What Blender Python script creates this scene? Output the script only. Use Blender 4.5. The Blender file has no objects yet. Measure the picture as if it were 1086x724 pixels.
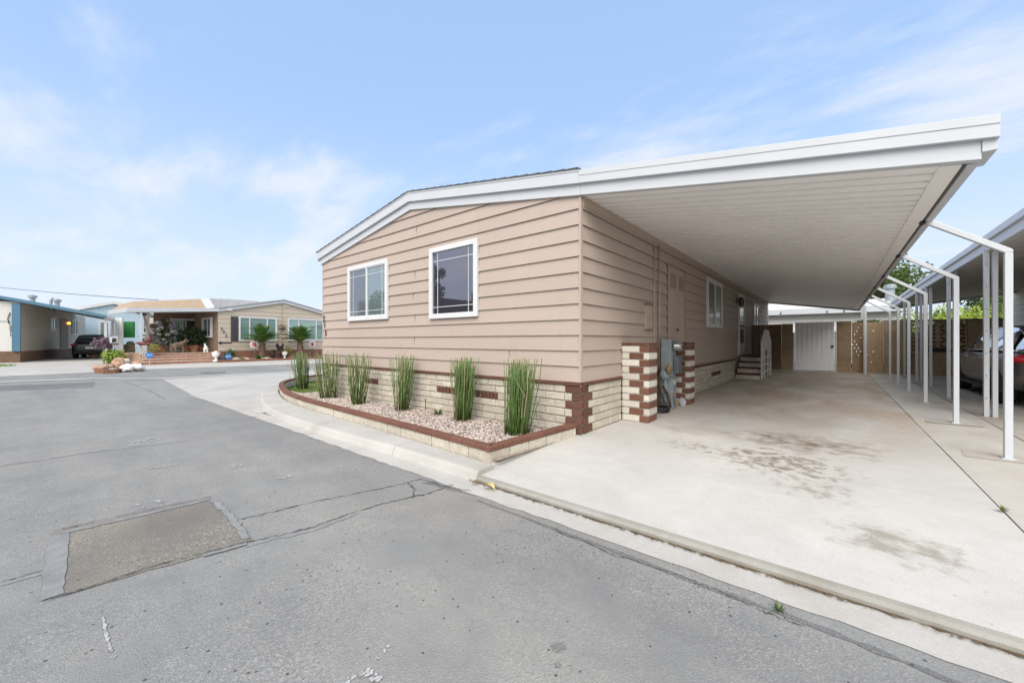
import bpy, math, random
from mathutils import Vector, noise as mnoise
R = math.radians
rnd = random.Random(7)
scene = bpy.context.scene
COL = scene.collection

# ------------------------------------------------------------------ survey
# camera and picture-to-ground conversions used to survey the place
F, HX, HY, A, H = 416.0, 543.0, 361.5, R(39.5), 1.22
fx, fy, rx, ry = -math.sin(A), math.cos(A), math.cos(A), math.sin(A)
CX, CY = 2.57, -4.52
def ray(px, py):
    u = (px-HX)/F; v = -(py-HY)/F
    return fx+u*rx, fy+u*ry, v
def G(px, py, z=0.0):
    a, b, c = ray(px, py); t = (z-H)/c
    return (CX+t*a, CY+t*b, z)
def D(px, py, d):
    a, b, c = ray(px, py)
    return (CX+d*a, CY+d*b, H+d*c)

# ------------------------------------------------------------------ mesh builder
class MB:
    def __init__(s): s.v = []; s.f = []; s.m = []
    def face(s, pts, m=0):
        i = len(s.v); s.v += [tuple(p) for p in pts]; s.f.append(tuple(range(i, i+len(pts)))); s.m.append(m)
    def mesh(s, vs, fs, m=0):
        i = len(s.v); s.v += [tuple(p) for p in vs]
        for f in fs: s.f.append(tuple(i+k for k in f)); s.m.append(m)
    def box(s, x0, y0, z0, x1, y1, z1, m=0):
        if x0 > x1: x0, x1 = x1, x0
        if y0 > y1: y0, y1 = y1, y0
        if z0 > z1: z0, z1 = z1, z0
        s.mesh([(x0,y0,z0),(x1,y0,z0),(x1,y1,z0),(x0,y1,z0),(x0,y0,z1),(x1,y0,z1),(x1,y1,z1),(x0,y1,z1)],
               [(0,3,2,1),(4,5,6,7),(0,1,5,4),(1,2,6,5),(2,3,7,6),(3,0,4,7)], m)
    def prism(s, poly, lo, hi, axis='y', m=0):
        def P(a, b, c):
            return {'y': (a, c, b), 'x': (c, a, b), 'z': (a, b, c)}[axis]
        n = len(poly)
        vs = [P(a, b, lo) for a, b in poly]+[P(a, b, hi) for a, b in poly]
        fs = [tuple(range(n)), tuple(range(2*n-1, n-1, -1))]+[(i, i+n, (i+1) % n+n, (i+1) % n) for i in range(n)]
        s.mesh(vs, fs, m)
    def bar(s, p, q, w, h, m=0, up=(0, 0, 1)):
        p, q = Vector(p), Vector(q); d = (q-p).normalized(); up = Vector(up)
        if abs(d.dot(up)) > .98: up = Vector((1, 0, 0))
        a = d.cross(up).normalized()*w/2; b = a.cross(d).normalized()*h/2
        vs = [p-a-b, p+a-b, p+a+b, p-a+b, q-a-b, q+a-b, q+a+b, q-a+b]
        s.mesh(vs, [(0,3,2,1),(4,5,6,7),(0,1,5,4),(1,2,6,5),(2,3,7,6),(3,0,4,7)], m)
    def tube(s, path, r, n=8, m=0, caps=True):
        path = [Vector(p) for p in path]; k = len(path)
        rs = r if isinstance(r, (list, tuple)) else [r]*k
        vs = []; fs = []
        for i, p in enumerate(path):
            d = (path[min(i+1, k-1)]-path[max(i-1, 0)]).normalized()
            a = d.cross(Vector((0, 0, 1)) if abs(d.z) < .95 else Vector((1, 0, 0))).normalized(); b = d.cross(a)
            for j in range(n):
                t = 2*math.pi*j/n; vs.append(p+(a*math.cos(t)+b*math.sin(t))*rs[i])
        for i in range(k-1):
            for j in range(n):
                fs.append((i*n+j, i*n+(j+1) % n, (i+1)*n+(j+1) % n, (i+1)*n+j))
        if caps:
            fs.append(tuple(range(n-1, -1, -1))); fs.append(tuple((k-1)*n+j for j in range(n)))
        s.mesh(vs, fs, m)
    def lathe(s, prof, c=(0, 0, 0), n=16, m=0):
        vs = []; fs = []
        for r, z in prof:
            for j in range(n):
                t = 2*math.pi*j/n; vs.append((c[0]+r*math.cos(t), c[1]+r*math.sin(t), c[2]+z))
        for i in range(len(prof)-1):
            for j in range(n): fs.append((i*n+j, i*n+(j+1) % n, (i+1)*n+(j+1) % n, (i+1)*n+j))
        fs.append(tuple(range(n-1, -1, -1))); fs.append(tuple((len(prof)-1)*n+j for j in range(n)))
        s.mesh(vs, fs, m)
    def blob(s, c, r, seed=0, amt=.25, nu=10, nv=7, m=0, freq=1.5):
        if not isinstance(r, (list, tuple)): r = (r, r, r)
        vs = []; fs = []
        o = Vector((seed*3.7, seed*1.3, seed*.7))
        def P(t, p):
            d = Vector((math.cos(t)*math.sin(p), math.sin(t)*math.sin(p), math.cos(p)))
            k = 1+amt*mnoise.noise(d*freq+o)
            return (c[0]+d.x*r[0]*k, c[1]+d.y*r[1]*k, c[2]+d.z*r[2]*k)
        vs.append(P(0, 0))
        for i in range(1, nv):
            for j in range(nu): vs.append(P(2*math.pi*j/nu, math.pi*i/nv))
        vs.append(P(0, math.pi)); last = len(vs)-1
        for j in range(nu):
            fs.append((0, 1+j, 1+(j+1) % nu)); fs.append((last, last-nu+(j+1) % nu, last-nu+j))
        for i in range(nv-2):
            for j in range(nu):
                a = 1+i*nu; fs.append((a+j, a+nu+j, a+nu+(j+1) % nu, a+(j+1) % nu))
        s.mesh(vs, fs, m)
    def loft(s, rings, m=0, closed=True, caps=True):
        n = len(rings[0]); vs = [p for r in rings for p in r]; fs = []
        for i in range(len(rings)-1):
            for j in range(n if closed else n-1):
                fs.append((i*n+j, i*n+(j+1) % n, (i+1)*n+(j+1) % n, (i+1)*n+j))
        if caps: fs.append(tuple(range(n-1, -1, -1))); fs.append(tuple((len(rings)-1)*n+j for j in range(n)))
        s.mesh(vs, fs, m)
    def build(s, name, mats, parent=None, loc=(0, 0, 0), rz=0, smooth=False, bevel=0, subd=0, label=None, kind=None, recalc=True):
        me = bpy.data.meshes.new(name); me.from_pydata(s.v, [], s.f)
        if not isinstance(mats, (list, tuple)): mats = [mats]
        for m in mats: me.materials.append(m)
        me.polygons.foreach_set('material_index', s.m)
        if smooth: me.polygons.foreach_set('use_smooth', [True]*len(s.f))
        if recalc and len(s.f) < 60000:
            import bmesh
            bm = bmesh.new(); bm.from_mesh(me); bmesh.ops.recalc_face_normals(bm, faces=bm.faces); bm.to_mesh(me); bm.free()
        me.update()
        o = bpy.data.objects.new(name, me); COL.objects.link(o)
        o.location = loc; o.rotation_euler = (0, 0, rz)
        if parent: o.parent = parent
        if bevel:
            b = o.modifiers.new('bevel', 'BEVEL'); b.width = bevel; b.segments = 2; b.limit_method = 'ANGLE'
        if subd:
            b = o.modifiers.new('subd', 'SUBSURF'); b.levels = subd; b.render_levels = subd
        if label: o['label'] = label
        if kind: o['kind'] = kind
        return o

def tag(o, label, cat, group=None, kind=None):
    o['label'] = label; o['category'] = cat
    if group: o['group'] = group
    if kind: o['kind'] = kind
    return o
def thing(name, label, cat, loc=(0, 0, 0), rz=0, group=None):
    o = bpy.data.objects.new(name, None); COL.objects.link(o)
    o.location = loc; o.rotation_euler = (0, 0, rz); o.empty_display_size = .2
    return tag(o, label, cat, group)
def kids(o): return [c for c in bpy.data.objects if c.parent == o]
def dup(root, loc, rz=0, label=None):
    def cp(o, par):
        c = o.copy(); COL.objects.link(c)
        if par: c.parent = par
        for k in kids(o): cp(k, c)
        return c
    r = cp(root, None); r.location = loc; r.rotation_euler = (0, 0, rz)
    if label: r['label'] = label
    return r
def text(body, size, loc, mat, parent=None, name='digit', ext=.006, rz=0, rx=90):
    cu = bpy.data.curves.new(name, 'FONT'); cu.body = body; cu.size = size; cu.extrude = ext
    cu.align_x = 'CENTER'; cu.align_y = 'CENTER'
    tmp = bpy.data.objects.new(name, cu); COL.objects.link(tmp)
    me = bpy.data.meshes.new_from_object(tmp.evaluated_get(bpy.context.evaluated_depsgraph_get()))
    bpy.data.objects.remove(tmp); me.materials.clear(); me.materials.append(mat)
    o = bpy.data.objects.new(name, me); COL.objects.link(o)
    o.location = loc; o.rotation_euler = (R(rx), 0, rz)
    if parent: o.parent = parent
    return o

# ------------------------------------------------------------------ materials
def nodes(name):
    m = bpy.data.materials.new(name); m.use_nodes = True
    nt = m.node_tree; b = nt.nodes['Principled BSDF']
    return m, nt, b
def N(nt, t, **kw):
    n = nt.nodes.new(t)
    for k, v in kw.items():
        if hasattr(n, k): setattr(n, k, v)
        else: n.inputs[k.replace('_', ' ')].default_value = v
    return n
def noise(nt, vec, scale, detail=4, rough=.55, dist=0):
    n = N(nt, 'ShaderNodeTexNoise'); n.inputs['Scale'].default_value = scale; n.inputs['Detail'].default_value = detail
    n.inputs['Roughness'].default_value = rough; n.inputs['Distortion'].default_value = dist
    nt.links.new(vec, n.inputs['Vector']); return n.outputs['Fac']
def ramp(nt, fac, a, b, ca=0.0, cb=1.0):
    n = N(nt, 'ShaderNodeMapRange'); n.inputs['From Min'].default_value = a; n.inputs['From Max'].default_value = b
    n.inputs['To Min'].default_value = ca; n.inputs['To Max'].default_value = cb
    nt.links.new(fac, n.inputs['Value']); return n.outputs['Result']
def mixc(nt, fac, a, b, mode='MIX'):
    n = N(nt, 'ShaderNodeMix'); n.data_type = 'RGBA'; n.blend_type = mode
    for sock, val in (('Factor', fac),):
        if isinstance(val, (int, float)): n.inputs[0].default_value = val
        else: nt.links.new(val, n.inputs[0])
    for i, val in ((6, a), (7, b)):
        if isinstance(val, (tuple, list)): n.inputs[i].default_value = (*val[:3], 1)
        else: nt.links.new(val, n.inputs[i])
    return n.outputs[2]
def mth(nt, op, a, b=None):
    n = N(nt, 'ShaderNodeMath'); n.operation = op
    for i, v in ((0, a), (1, b)):
        if v is None: continue
        if isinstance(v, (int, float)): n.inputs[i].default_value = v
        else: nt.links.new(v, n.inputs[i])
    return n.outputs[0]
def coords(nt, scale=(1, 1, 1)):
    t = N(nt, 'ShaderNodeTexCoord'); mp = N(nt, 'ShaderNodeMapping'); mp.inputs['Scale'].default_value = scale
    nt.links.new(t.outputs['Object'], mp.inputs['Vector']); return mp.outputs['Vector']
def bump(nt, b, h, strength=.3, dist=.01):
    n = N(nt, 'ShaderNodeBump'); n.inputs['Strength'].default_value = strength; n.inputs['Distance'].default_value = dist
    nt.links.new(h, n.inputs['Height']); nt.links.new(n.outputs['Normal'], b.inputs['Normal'])
def sc(c, k): return tuple(max(0, min(1, x*k)) for x in c[:3])
def M(name, c, rough=.6, var=.08, scale=6, bmp=0, bscale=60, metal=0, stretch=(1, 1, 1), tint=None, spec=.4, fine=0):
    m, nt, b = nodes(name)
    v = coords(nt, stretch)
    col = mixc(nt, ramp(nt, noise(nt, v, scale, 5), .3, .7), sc(c, 1-var), sc(c, 1+var))
    if tint: col = mixc(nt, ramp(nt, noise(nt, v, scale*.37, 4), .48, .68), col, tint)
    if fine: col = mixc(nt, ramp(nt, noise(nt, v, bscale, 3), .35, .65), mixc(nt, 1.0, col, (1-fine,)*3, 'MULTIPLY'), col)
    nt.links.new(col, b.inputs['Base Color'])
    b.inputs['Roughness'].default_value = rough; b.inputs['Metallic'].default_value = metal
    b.inputs['Specular IOR Level'].default_value = spec
    if bmp: bump(nt, b, noise(nt, v, bscale, 4), bmp, .01)
    return m
def leafmat(name, c, var=.35, scale=3, trans=.25):
    m, nt, b = nodes(name); v = coords(nt)
    f = noise(nt, v, scale, 4)
    col = mixc(nt, ramp(nt, f, .3, .7), sc(c, 1-var), sc(c, 1+var))
    g = N(nt, 'ShaderNodeNewGeometry')
    col = mixc(nt, ramp(nt, g.outputs['Random Per Island'], 0, 1, 0, .45), col, sc((c[0]*1.5, c[1]*1.2, c[2]), 1.25))
    nt.links.new(col, b.inputs['Base Color']); b.inputs['Roughness'].default_value = .55
    b.inputs['Specular IOR Level'].default_value = .3
    tr = N(nt, 'ShaderNodeBsdfTranslucent'); nt.links.new(col, tr.inputs['Color'])
    mx = N(nt, 'ShaderNodeMixShader'); mx.inputs[0].default_value = trans
    nt.links.new(b.outputs[0], mx.inputs[1]); nt.links.new(tr.outputs[0], mx.inputs[2])
    nt.links.new(mx.outputs[0], nt.nodes['Material Output'].inputs['Surface'])
    return m
def glass(name, c=(.02, .025, .03), lo=.2, hi=.75, gcol=(.86, .88, .95), wob=.0):
    m, nt, b = nodes(name)
    b.inputs['Base Color'].default_value = (*c, 1); b.inputs['Roughness'].default_value = .25
    g = N(nt, 'ShaderNodeBsdfGlossy'); g.inputs['Roughness'].default_value = .015; g.inputs['Color'].default_value = (*gcol, 1)
    lw = N(nt, 'ShaderNodeLayerWeight'); lw.inputs['Blend'].default_value = .25
    f = ramp(nt, lw.outputs['Fresnel'], 0, 1, lo, hi)
    if wob:
        bn = N(nt, 'ShaderNodeBump'); bn.inputs['Strength'].default_value = wob; bn.inputs['Distance'].default_value = .02
        nt.links.new(noise(nt, coords(nt), 1.2, 1), bn.inputs['Height']); nt.links.new(bn.outputs['Normal'], g.inputs['Normal'])
    mx = N(nt, 'ShaderNodeMixShader'); nt.links.new(f, mx.inputs[0])
    nt.links.new(b.outputs[0], mx.inputs[1]); nt.links.new(g.outputs[0], mx.inputs[2])
    nt.links.new(mx.outputs[0], nt.nodes['Material Output'].inputs['Surface'])
    return m

def asphalt(name, base, warm, speck=1.0):
    m, nt, b = nodes(name); v = coords(nt)
    big = noise(nt, v, .35, 5, .6, .6); mid = noise(nt, v, 2.2, 5, .65, .3)
    col = mixc(nt, ramp(nt, big, .38, .62), base, warm)
    col = mixc(nt, ramp(nt, mid, .3, .75), mixc(nt, 1, col, (.84, .85, .87), 'MULTIPLY'), mixc(nt, 1, col, (1.1, 1.09, 1.08), 'MULTIPLY'))
    lane = noise(nt, coords(nt, (.10, 1.0, 1)), 1.0, 5, .6, .3)
    col = mixc(nt, ramp(nt, lane, .36, .62), mixc(nt, 1, col, (.87, .88, .90), 'MULTIPLY'), mixc(nt, 1, col, (1.07, 1.07, 1.06), 'MULTIPLY'))
    # aggregate, worn clear in patches
    wear = ramp(nt, noise(nt, v, 1.1, 4, .6), .40, .62, .15, 1.0)
    vo = N(nt, 'ShaderNodeTexVoronoi'); vo.inputs['Scale'].default_value = 125; nt.links.new(v, vo.inputs['Vector'])
    sepr = N(nt, 'ShaderNodeSeparateColor'); nt.links.new(vo.outputs['Color'], sepr.inputs[0])
    lightst = mth(nt, 'MULTIPLY', mth(nt, 'GREATER_THAN', sepr.outputs[0], .80), mth(nt, 'MULTIPLY', wear, .55*speck))
    darkst = mth(nt, 'MULTIPLY', mth(nt, 'LESS_THAN', sepr.outputs[1], .22), mth(nt, 'MULTIPLY', wear, .45*speck))
    col = mixc(nt, lightst, col, (.42, .39, .34)); col = mixc(nt, darkst, col, (.07, .07, .07))
    # sparse tar dots
    v2 = N(nt, 'ShaderNodeTexVoronoi'); v2.inputs['Scale'].default_value = 13; nt.links.new(v, v2.inputs['Vector'])
    s2 = N(nt, 'ShaderNodeSeparateColor'); nt.links.new(v2.outputs['Color'], s2.inputs[0])
    dot = mth(nt, 'MULTIPLY', mth(nt, 'LESS_THAN', v2.outputs['Distance'], .09), mth(nt, 'GREATER_THAN', s2.outputs[2], .45))
    col = mixc(nt, mth(nt, 'MULTIPLY', dot, .8), col, (.045, .045, .045))
    # pale scuffs
    sf = ramp(nt, noise(nt, coords(nt, (1, .25, 1)), 3.0, 6, .75), .64, .74, 0, .22)
    col = mixc(nt, sf, col, (.34, .34, .34))
    nt.links.new(col, b.inputs['Base Color']); b.inputs['Roughness'].default_value = .85; b.inputs['Specular IOR Level'].default_value = .25
    h = mth(nt, 'ADD', noise(nt, v, 130, 3), mth(nt, 'MULTIPLY', vo.outputs['Distance'], .8))
    bump(nt, b, h, .45, .006)
    return m

def concrete(name, base, dirt=None, stains=(), dirtmask=None, grain=1.0):
    m, nt, b = nodes(name); v = coords(nt)
    col = mixc(nt, ramp(nt, noise(nt, v, .9, 6, .62, .4), .32, .68), sc(base, .90), sc(base, 1.07))
    col = mixc(nt, ramp(nt, noise(nt, v, 7, 6, .7), .3, .75), mixc(nt, 1, col, (.91, .90, .885), 'MULTIPLY'), col)
    col = mixc(nt, ramp(nt, noise(nt, v, 140, 3), .3, .6), mixc(nt, 1, col, (.86, .86, .86), 'MULTIPLY'), col)
    if dirt:
        sep = N(nt, 'ShaderNodeSeparateXYZ'); nt.links.new(v, sep.inputs[0])
        vv = coords(nt, (1, .45, 1))
        n1 = noise(nt, vv, 1.1, 6, .68, .8)
        for (axis, a0, a1, lo, hi, st) in dirtmask:
            g = ramp(nt, sep.outputs[axis], a0, a1)
            g.node.clamp = True
            k = mth(nt, 'MULTIPLY', g, ramp(nt, n1, lo, hi))
            col = mixc(nt, mth(nt, 'MULTIPLY', k, st), col, dirt)
    for (sx, sy, rx_, ry_, c, lo, hi, sca, st) in stains:
        mp = N(nt, 'ShaderNodeMapping'); mp.inputs['Location'].default_value = (-sx/rx_, -sy/ry_, 0); mp.inputs['Scale'].default_value = (1/rx_, 1/ry_, 0)
        nt.links.new(v, mp.inputs['Vector'])
        ln = N(nt, 'ShaderNodeVectorMath'); ln.operation = 'LENGTH'; nt.links.new(mp.outputs[0], ln.inputs[0])
        fall = ramp(nt, ln.outputs['Value'], 1.0, .3)
        nn = ramp(nt, mth(nt, 'MULTIPLY', noise(nt, v, sca, 7, .68, .25), ramp(nt, fall, 0, 1, .6, 1.0)), lo, hi)
        col = mixc(nt, mth(nt, 'MULTIPLY', mth(nt, 'MULTIPLY', nn, ramp(nt, fall, 0, .3)), st), col, c)
    # tiny dark pits
    v2 = N(nt, 'ShaderNodeTexVoronoi'); v2.inputs['Scale'].default_value = 9; nt.links.new(v, v2.inputs['Vector'])
    s2 = N(nt, 'ShaderNodeSeparateColor'); nt.links.new(v2.outputs['Color'], s2.inputs[0])
    dot = mth(nt, 'MULTIPLY', mth(nt, 'LESS_THAN', v2.outputs['Distance'], .06), mth(nt, 'GREATER_THAN', s2.outputs[2], .6))
    col = mixc(nt, mth(nt, 'MULTIPLY', dot, .35), col, (.16, .14, .11))
    nt.links.new(col, b.inputs['Base Color']); b.inputs['Roughness'].default_value = .8; b.inputs['Specular IOR Level'].default_value = .3
    bump(nt, b, noise(nt, v, 160, 3), .25*grain, .004)
    return m

def siding_mat(name, c):
    m, nt, b = nodes(name)
    v = coords(nt, (2.0, 2.0, 34)); w = coords(nt)
    col = mixc(nt, ramp(nt, noise(nt, w, .8, 4), .3, .7), sc(c, .965), sc(c, 1.03))
    col = mixc(nt, ramp(nt, noise(nt, v, 3, 4), .35, .7), mixc(nt, 1, col, (.955, .95, .945), 'MULTIPLY'), col)
    gi = N(nt, 'ShaderNodeNewGeometry'); col = mixc(nt, ramp(nt, gi.outputs['Random Per Island'], 0, 1, 0, .5), col, mixc(nt, 1, col, (.90, .895, .885), 'MULTIPLY'))
    streak = ramp(nt, noise(nt, coords(nt, (7, 7, .35)), 1.3, 5, .7), .56, .78, 0, .26)
    col = mixc(nt, streak, col, sc(c, .72))
    nt.links.new(col, b.inputs['Base Color']); b.inputs['Roughness'].default_value = .62; b.inputs['Specular IOR Level'].default_value = .3
    bump(nt, b, noise(nt, v, 6, 4), .18, .004)
    return m

def block_mat(name, c, tint, tintamt=.45):
    m, nt, b = nodes(name); v = coords(nt)
    g = N(nt, 'ShaderNodeNewGeometry')
    col = mixc(nt, ramp(nt, g.outputs['Random Per Island'], 0, 1, 0, .8), sc(c, .78), sc(c, 1.08))
    col = mixc(nt, ramp(nt, noise(nt, v, 9, 6, .7), .42, .74, 0, tintamt), col, tint)
    col = mixc(nt, ramp(nt, noise(nt, v, 70, 3), .3, .6), mixc(nt, 1, col, (.8, .78, .75), 'MULTIPLY'), col)
    nt.links.new(col, b.inputs['Base Color']); b.inputs['Roughness'].default_value = .85; b.inputs['Specular IOR Level'].default_value = .2
    bump(nt, b, mth(nt, 'ADD', noise(nt, v, 22, 5, .65), mth(nt, 'MULTIPLY', noise(nt, v, 90, 3), .3)), .8, .02)
    return m

ASPH = asphalt('asphalt', (.238, .240, .236), (.262, .254, .238), .7)
PATCH = asphalt('patched_asphalt', (.185, .172, .152), (.25, .225, .19), 1.0)
SEAL = M('sealant_band', (.228, .231, .232), .85, .14, 14, .3, 60, tint=(.19, .19, .19))
DARKP = asphalt('dark_asphalt', (.15, .152, .155), (.18, .178, .175), .6)
CRACK = M('crack_dirt', (.075, .073, .07), .95, .2, 20)
FILLED = M('filled_crack', (.135, .138, .142), .9, .1, 12)
PAINT = M('worn_white_paint', (.40, .40, .395), .85, .25, 60, .3, 80, tint=(.25, .25, .25))
DRIVE = concrete('driveway_concrete', (.535, .522, .498), (.30, .20, .115),
    stains=[(2.25, 1.35, 1.0, .75, (.14, .095, .055), .34, .62, 5.0, .85), (2.1, .25, .95, .8, (.19, .15, .105), .42, .57, 8.5, .85),
            (1.25, .35, .6, .45, (.22, .19, .15), .46, .62, 11, .65), (2.85, -1.2, .5, .36, (.25, .22, .175), .38, .56, 7, .75),
            (2.45, -.45, .6, .55, (.24, .205, .155), .46, .62, 9, .65), (1.0, 1.2, .8, .5, (.25, .2, .15), .38, .70, 4, .5)],
    dirtmask=[(1, .7, 3.5, .36, .66, .62), (1, 3.0, 9, .25, .7, .35)])
STRIPC = concrete('post_strip_concrete', (.52, .50, .465), (.30, .23, .15), dirtmask=[(1, -3, 3, .46, .72, .5)])
NEIGHC = concrete('neighbour_concrete', (.49, .465, .42), (.28, .21, .14), dirtmask=[(1, -2, 5, .38, .7, .6)])
KERBC = concrete('kerb_concrete', (.49, .475, .45), (.27, .235, .185), dirtmask=[(0, -60, -50, .48, .7, .4)])
FARC = concrete('pale_concrete', (.47, .455, .43), (.25, .22, .18), dirtmask=[(0, -60, -50, .52, .75, .35)])
EARTH = M('bare_earth', (.20, .17, .13), .95, .2, 2, .4, 30)
DEBRIS = M('leaf_litter', (.12, .085, .05), .95, .4, 25, .4, 60)
SID = siding_mat('tan_siding', (.442, .368, .320))
SIDTRIM = M('tan_trim', (.44, .35, .295), .6, .05, 4)
LIPD = M('tan_siding_lip', (.22, .155, .12), .7, .1, 6)  # darker than the boards: shadow line under each lap put into the colour
WHITE = M('white_enamel', (.51, .535, .565), .42, .025, 2, .05, 40, spec=.4)
WHITE2 = M('white_trim_paint', (.62, .63, .645), .45, .03, 3, .05, 40)
PAN = M('white_roof_pan', (.87, .86, .85), .5, .035, 1.2, 0, 40)
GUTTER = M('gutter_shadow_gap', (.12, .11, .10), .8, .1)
SHING = M('dark_shingle', (.095, .095, .10), .9, .3, 12, .6, 60)
CREAM = block_mat('cream_block', (.64, .60, .515), (.38, .32, .22), .50)
CREAMW = block_mat('white_brick', (.70, .67, .60), (.45, .39, .30), .25)
BROWN = block_mat('brown_brick', (.165, .082, .060), (.10, .055, .042), .5)
BROWNG = block_mat('brown_cap_brick', (.205, .098, .070), (.16, .09, .065), .5)
MORTAR = M('grey_mortar', (.30, .28, .25), .95, .15, 20, .4, 90)
MORTARD = M('cream_mortar', (.36, .32, .25), .95, .2, 20, .4, 90)
GLASSD = glass('window_glass_dark', (.018, .02, .03), .20, .75, (.74, .74, .88))
GLASSL = glass('window_glass_pale', (.12, .16, .17), .26, .75, (.80, .86, .88))
GLASSI = glass('insect_screen_glass', (.10, .115, .13), .14, .5, (.7, .75, .8))
GLASSG = glass('greenish_glass', (.17, .28, .25), .20, .6, (.75, .85, .83))
MUNT = M('pale_muntin', (.55, .59, .58), .5, .02)
DARK = M('dark_recess', (.015, .014, .013), .9, .1)
BLACK = M('black_paint', (.02, .02, .022), .5, .1)
STEEL = M('galvanised_grey', (.27, .31, .33), .5, .18, 8, .15, 40, metal=.25)
STEELD = M('dark_grey_metal', (.13, .15, .165), .5, .15, 8, metal=.3)
STEM = None

# ------------------------------------------------------------------ world + sun + camera
SUN_EL, SUN_AZ = R(44), R(150)     # azimuth clockwise from +Y
w = bpy.data.worlds.new('World'); scene.world = w; w.use_nodes = True
nt = w.node_tree; bg = nt.nodes['Background']
sky = N(nt, 'ShaderNodeTexSky'); sky.sky_type = 'NISHITA'; sky.sun_disc = False
sky.sun_elevation = SUN_EL; sky.sun_rotation = SUN_AZ; sky.air_density = 1.0; sky.dust_density = .6; sky.ozone_density = 1.6
tc = N(nt, 'ShaderNodeTexCoord'); dirv = tc.outputs['Generated']
sp = N(nt, 'ShaderNodeSeparateXYZ'); nt.links.new(dirv, sp.inputs[0])
zz = sp.outputs['Z']
den = mth(nt, 'MAXIMUM', mth(nt, 'ADD', zz, .22), .05)
cx = mth(nt, 'DIVIDE', sp.outputs['X'], den); cy = mth(nt, 'DIVIDE', sp.outputs['Y'], den)
cmb = N(nt, 'ShaderNodeCombineXYZ'); nt.links.new(cx, cmb.inputs[0]); nt.links.new(cy, cmb.inputs[1]); nt.links.new(mth(nt, 'MULTIPLY', zz, 1.5), cmb.inputs[2])
rot = N(nt, 'ShaderNodeMapping'); rot.inputs['Rotation'].default_value = (0, 0, R(-39.5)); rot.inputs['Scale'].default_value = (.8, 1.7, 1); rot.inputs['Location'].default_value = (3.1, 1.7, 0)
nt.links.new(cmb.outputs[0], rot.inputs['Vector'])
cl = noise(nt, rot.outputs[0], 1.9, 9, .60, .15)
wisp = noise(nt, rot.outputs[0], 7.0, 6, .6, .6)
cl = mth(nt, 'ADD', cl, mth(nt, 'MULTIPLY', mth(nt, 'SUBTRACT', wisp, .5), .14))
def dirof(px, py):
    v = Vector(ray(px, py)); return v.normalized()
def patch(px, py, width, tall, amt):
    # a bank of cloud centred on one heading of the sky: angular distance with a flattened vertical
    c = dirof(px, py); az = math.atan2(c.x, c.y)
    # rotate so the bank centre is ahead, then weight azimuth and height separately
    mp = N(nt, 'ShaderNodeMapping'); mp.inputs['Rotation'].default_value = (0, 0, az)
    nt.links.new(dirv, mp.inputs['Vector'])
    sub = N(nt, 'ShaderNodeVectorMath'); sub.operation = 'SUBTRACT'; nt.links.new(mp.outputs[0], sub.inputs[0])
    sub.inputs[1].default_value = (0, math.sqrt(max(0, 1-c.z*c.z)), c.z)
    scl = N(nt, 'ShaderNodeVectorMath'); scl.operation = 'MULTIPLY'; nt.links.new(sub.outputs[0], scl.inputs[0]); scl.inputs[1].default_value = (1/width, 1/width, 1/tall)
    ln = N(nt, 'ShaderNodeVectorMath'); ln.operation = 'LENGTH'; nt.links.new(scl.outputs[0], ln.inputs[0])
    return ramp(nt, ln.outputs['Value'], 1.0, 0.0, 0, amt)
dens = cl
for args in [(60, 165, .55, .13, .07), (330, 195, .55, .085, .10), (720, 165, .45, .10, .20), (860, 165, .35, .10, .08), (1090, 35, .25, .12, .26), (960, 60, .3, .13, -.14), (1086, 150, .3, .12, .10),
             (230, 275, .5, .07, .12), (600, 30, .9, .30, -.14), (200, 20, .6, .2, -.10)]:
    dens = mth(nt, 'ADD', dens, patch(*args))
cov = ramp(nt, dens, .45, .84)
cov.node.interpolation_type = 'SMOOTHSTEP'
haze = ramp(nt, zz, .52, -.02)
haze.node.interpolation_type = 'SMOOTHSTEP'
lift = mixc(nt, .55, sky.outputs[0], (3.6, 5.3, 8.2))
skycol = mixc(nt, mth(nt, 'MULTIPLY', haze, .72), lift, (5.0, 5.3, 6.3))
skycol = mixc(nt, mth(nt, 'MULTIPLY', cov, .78), skycol, (5.6, 5.7, 5.95))
bank = N(nt, 'ShaderNodeVectorMath'); bank.operation = 'DOT_PRODUCT'; nt.links.new(dirv, bank.inputs[0])
bank.inputs[1].default_value = (math.sin(R(148))*math.cos(R(20)), math.cos(R(148))*math.cos(R(20)), math.sin(R(20)))
bk = ramp(nt, mth(nt, 'ADD', bank.outputs['Value'], mth(nt, 'MULTIPLY', mth(nt, 'SUBTRACT', cl, .5), .5)), -.15, .75)
bk.node.interpolation_type = 'SMOOTHSTEP'
skycol = mixc(nt, mth(nt, 'MULTIPLY', bk, .95), skycol, (9.5, 9.4, 9.35))   # unseen bright cloud bank, added behind the camera to fill front and carport
nt.links.new(skycol, bg.inputs['Color']); bg.inputs['Strength'].default_value = .056
ld = bpy.data.lights.new('sun', 'SUN'); ld.energy = 1.15; ld.angle = R(45); ld.color = (1, .95, .88)
lo = bpy.data.objects.new('sun', ld); COL.objects.link(lo)
sd = Vector((math.sin(SUN_AZ)*math.cos(SUN_EL), math.cos(SUN_AZ)*math.cos(SUN_EL), math.sin(SUN_EL)))
lo.rotation_euler = (-sd).to_track_quat('-Z', 'Y').to_euler(); lo.location = (0, -10, 20)
cam = bpy.data.cameras.new('camera'); cam.sensor_width = 36; cam.sensor_fit = 'HORIZONTAL'; cam.lens = F/1086*36
cam.clip_start = .05; cam.clip_end = 2000; cam.shift_y = -.0005
co = bpy.data.objects.new('camera', cam); COL.objects.link(co); co.location = (CX, CY, H); co.rotation_euler = (R(90), 0, A)
scene.camera = co
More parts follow.
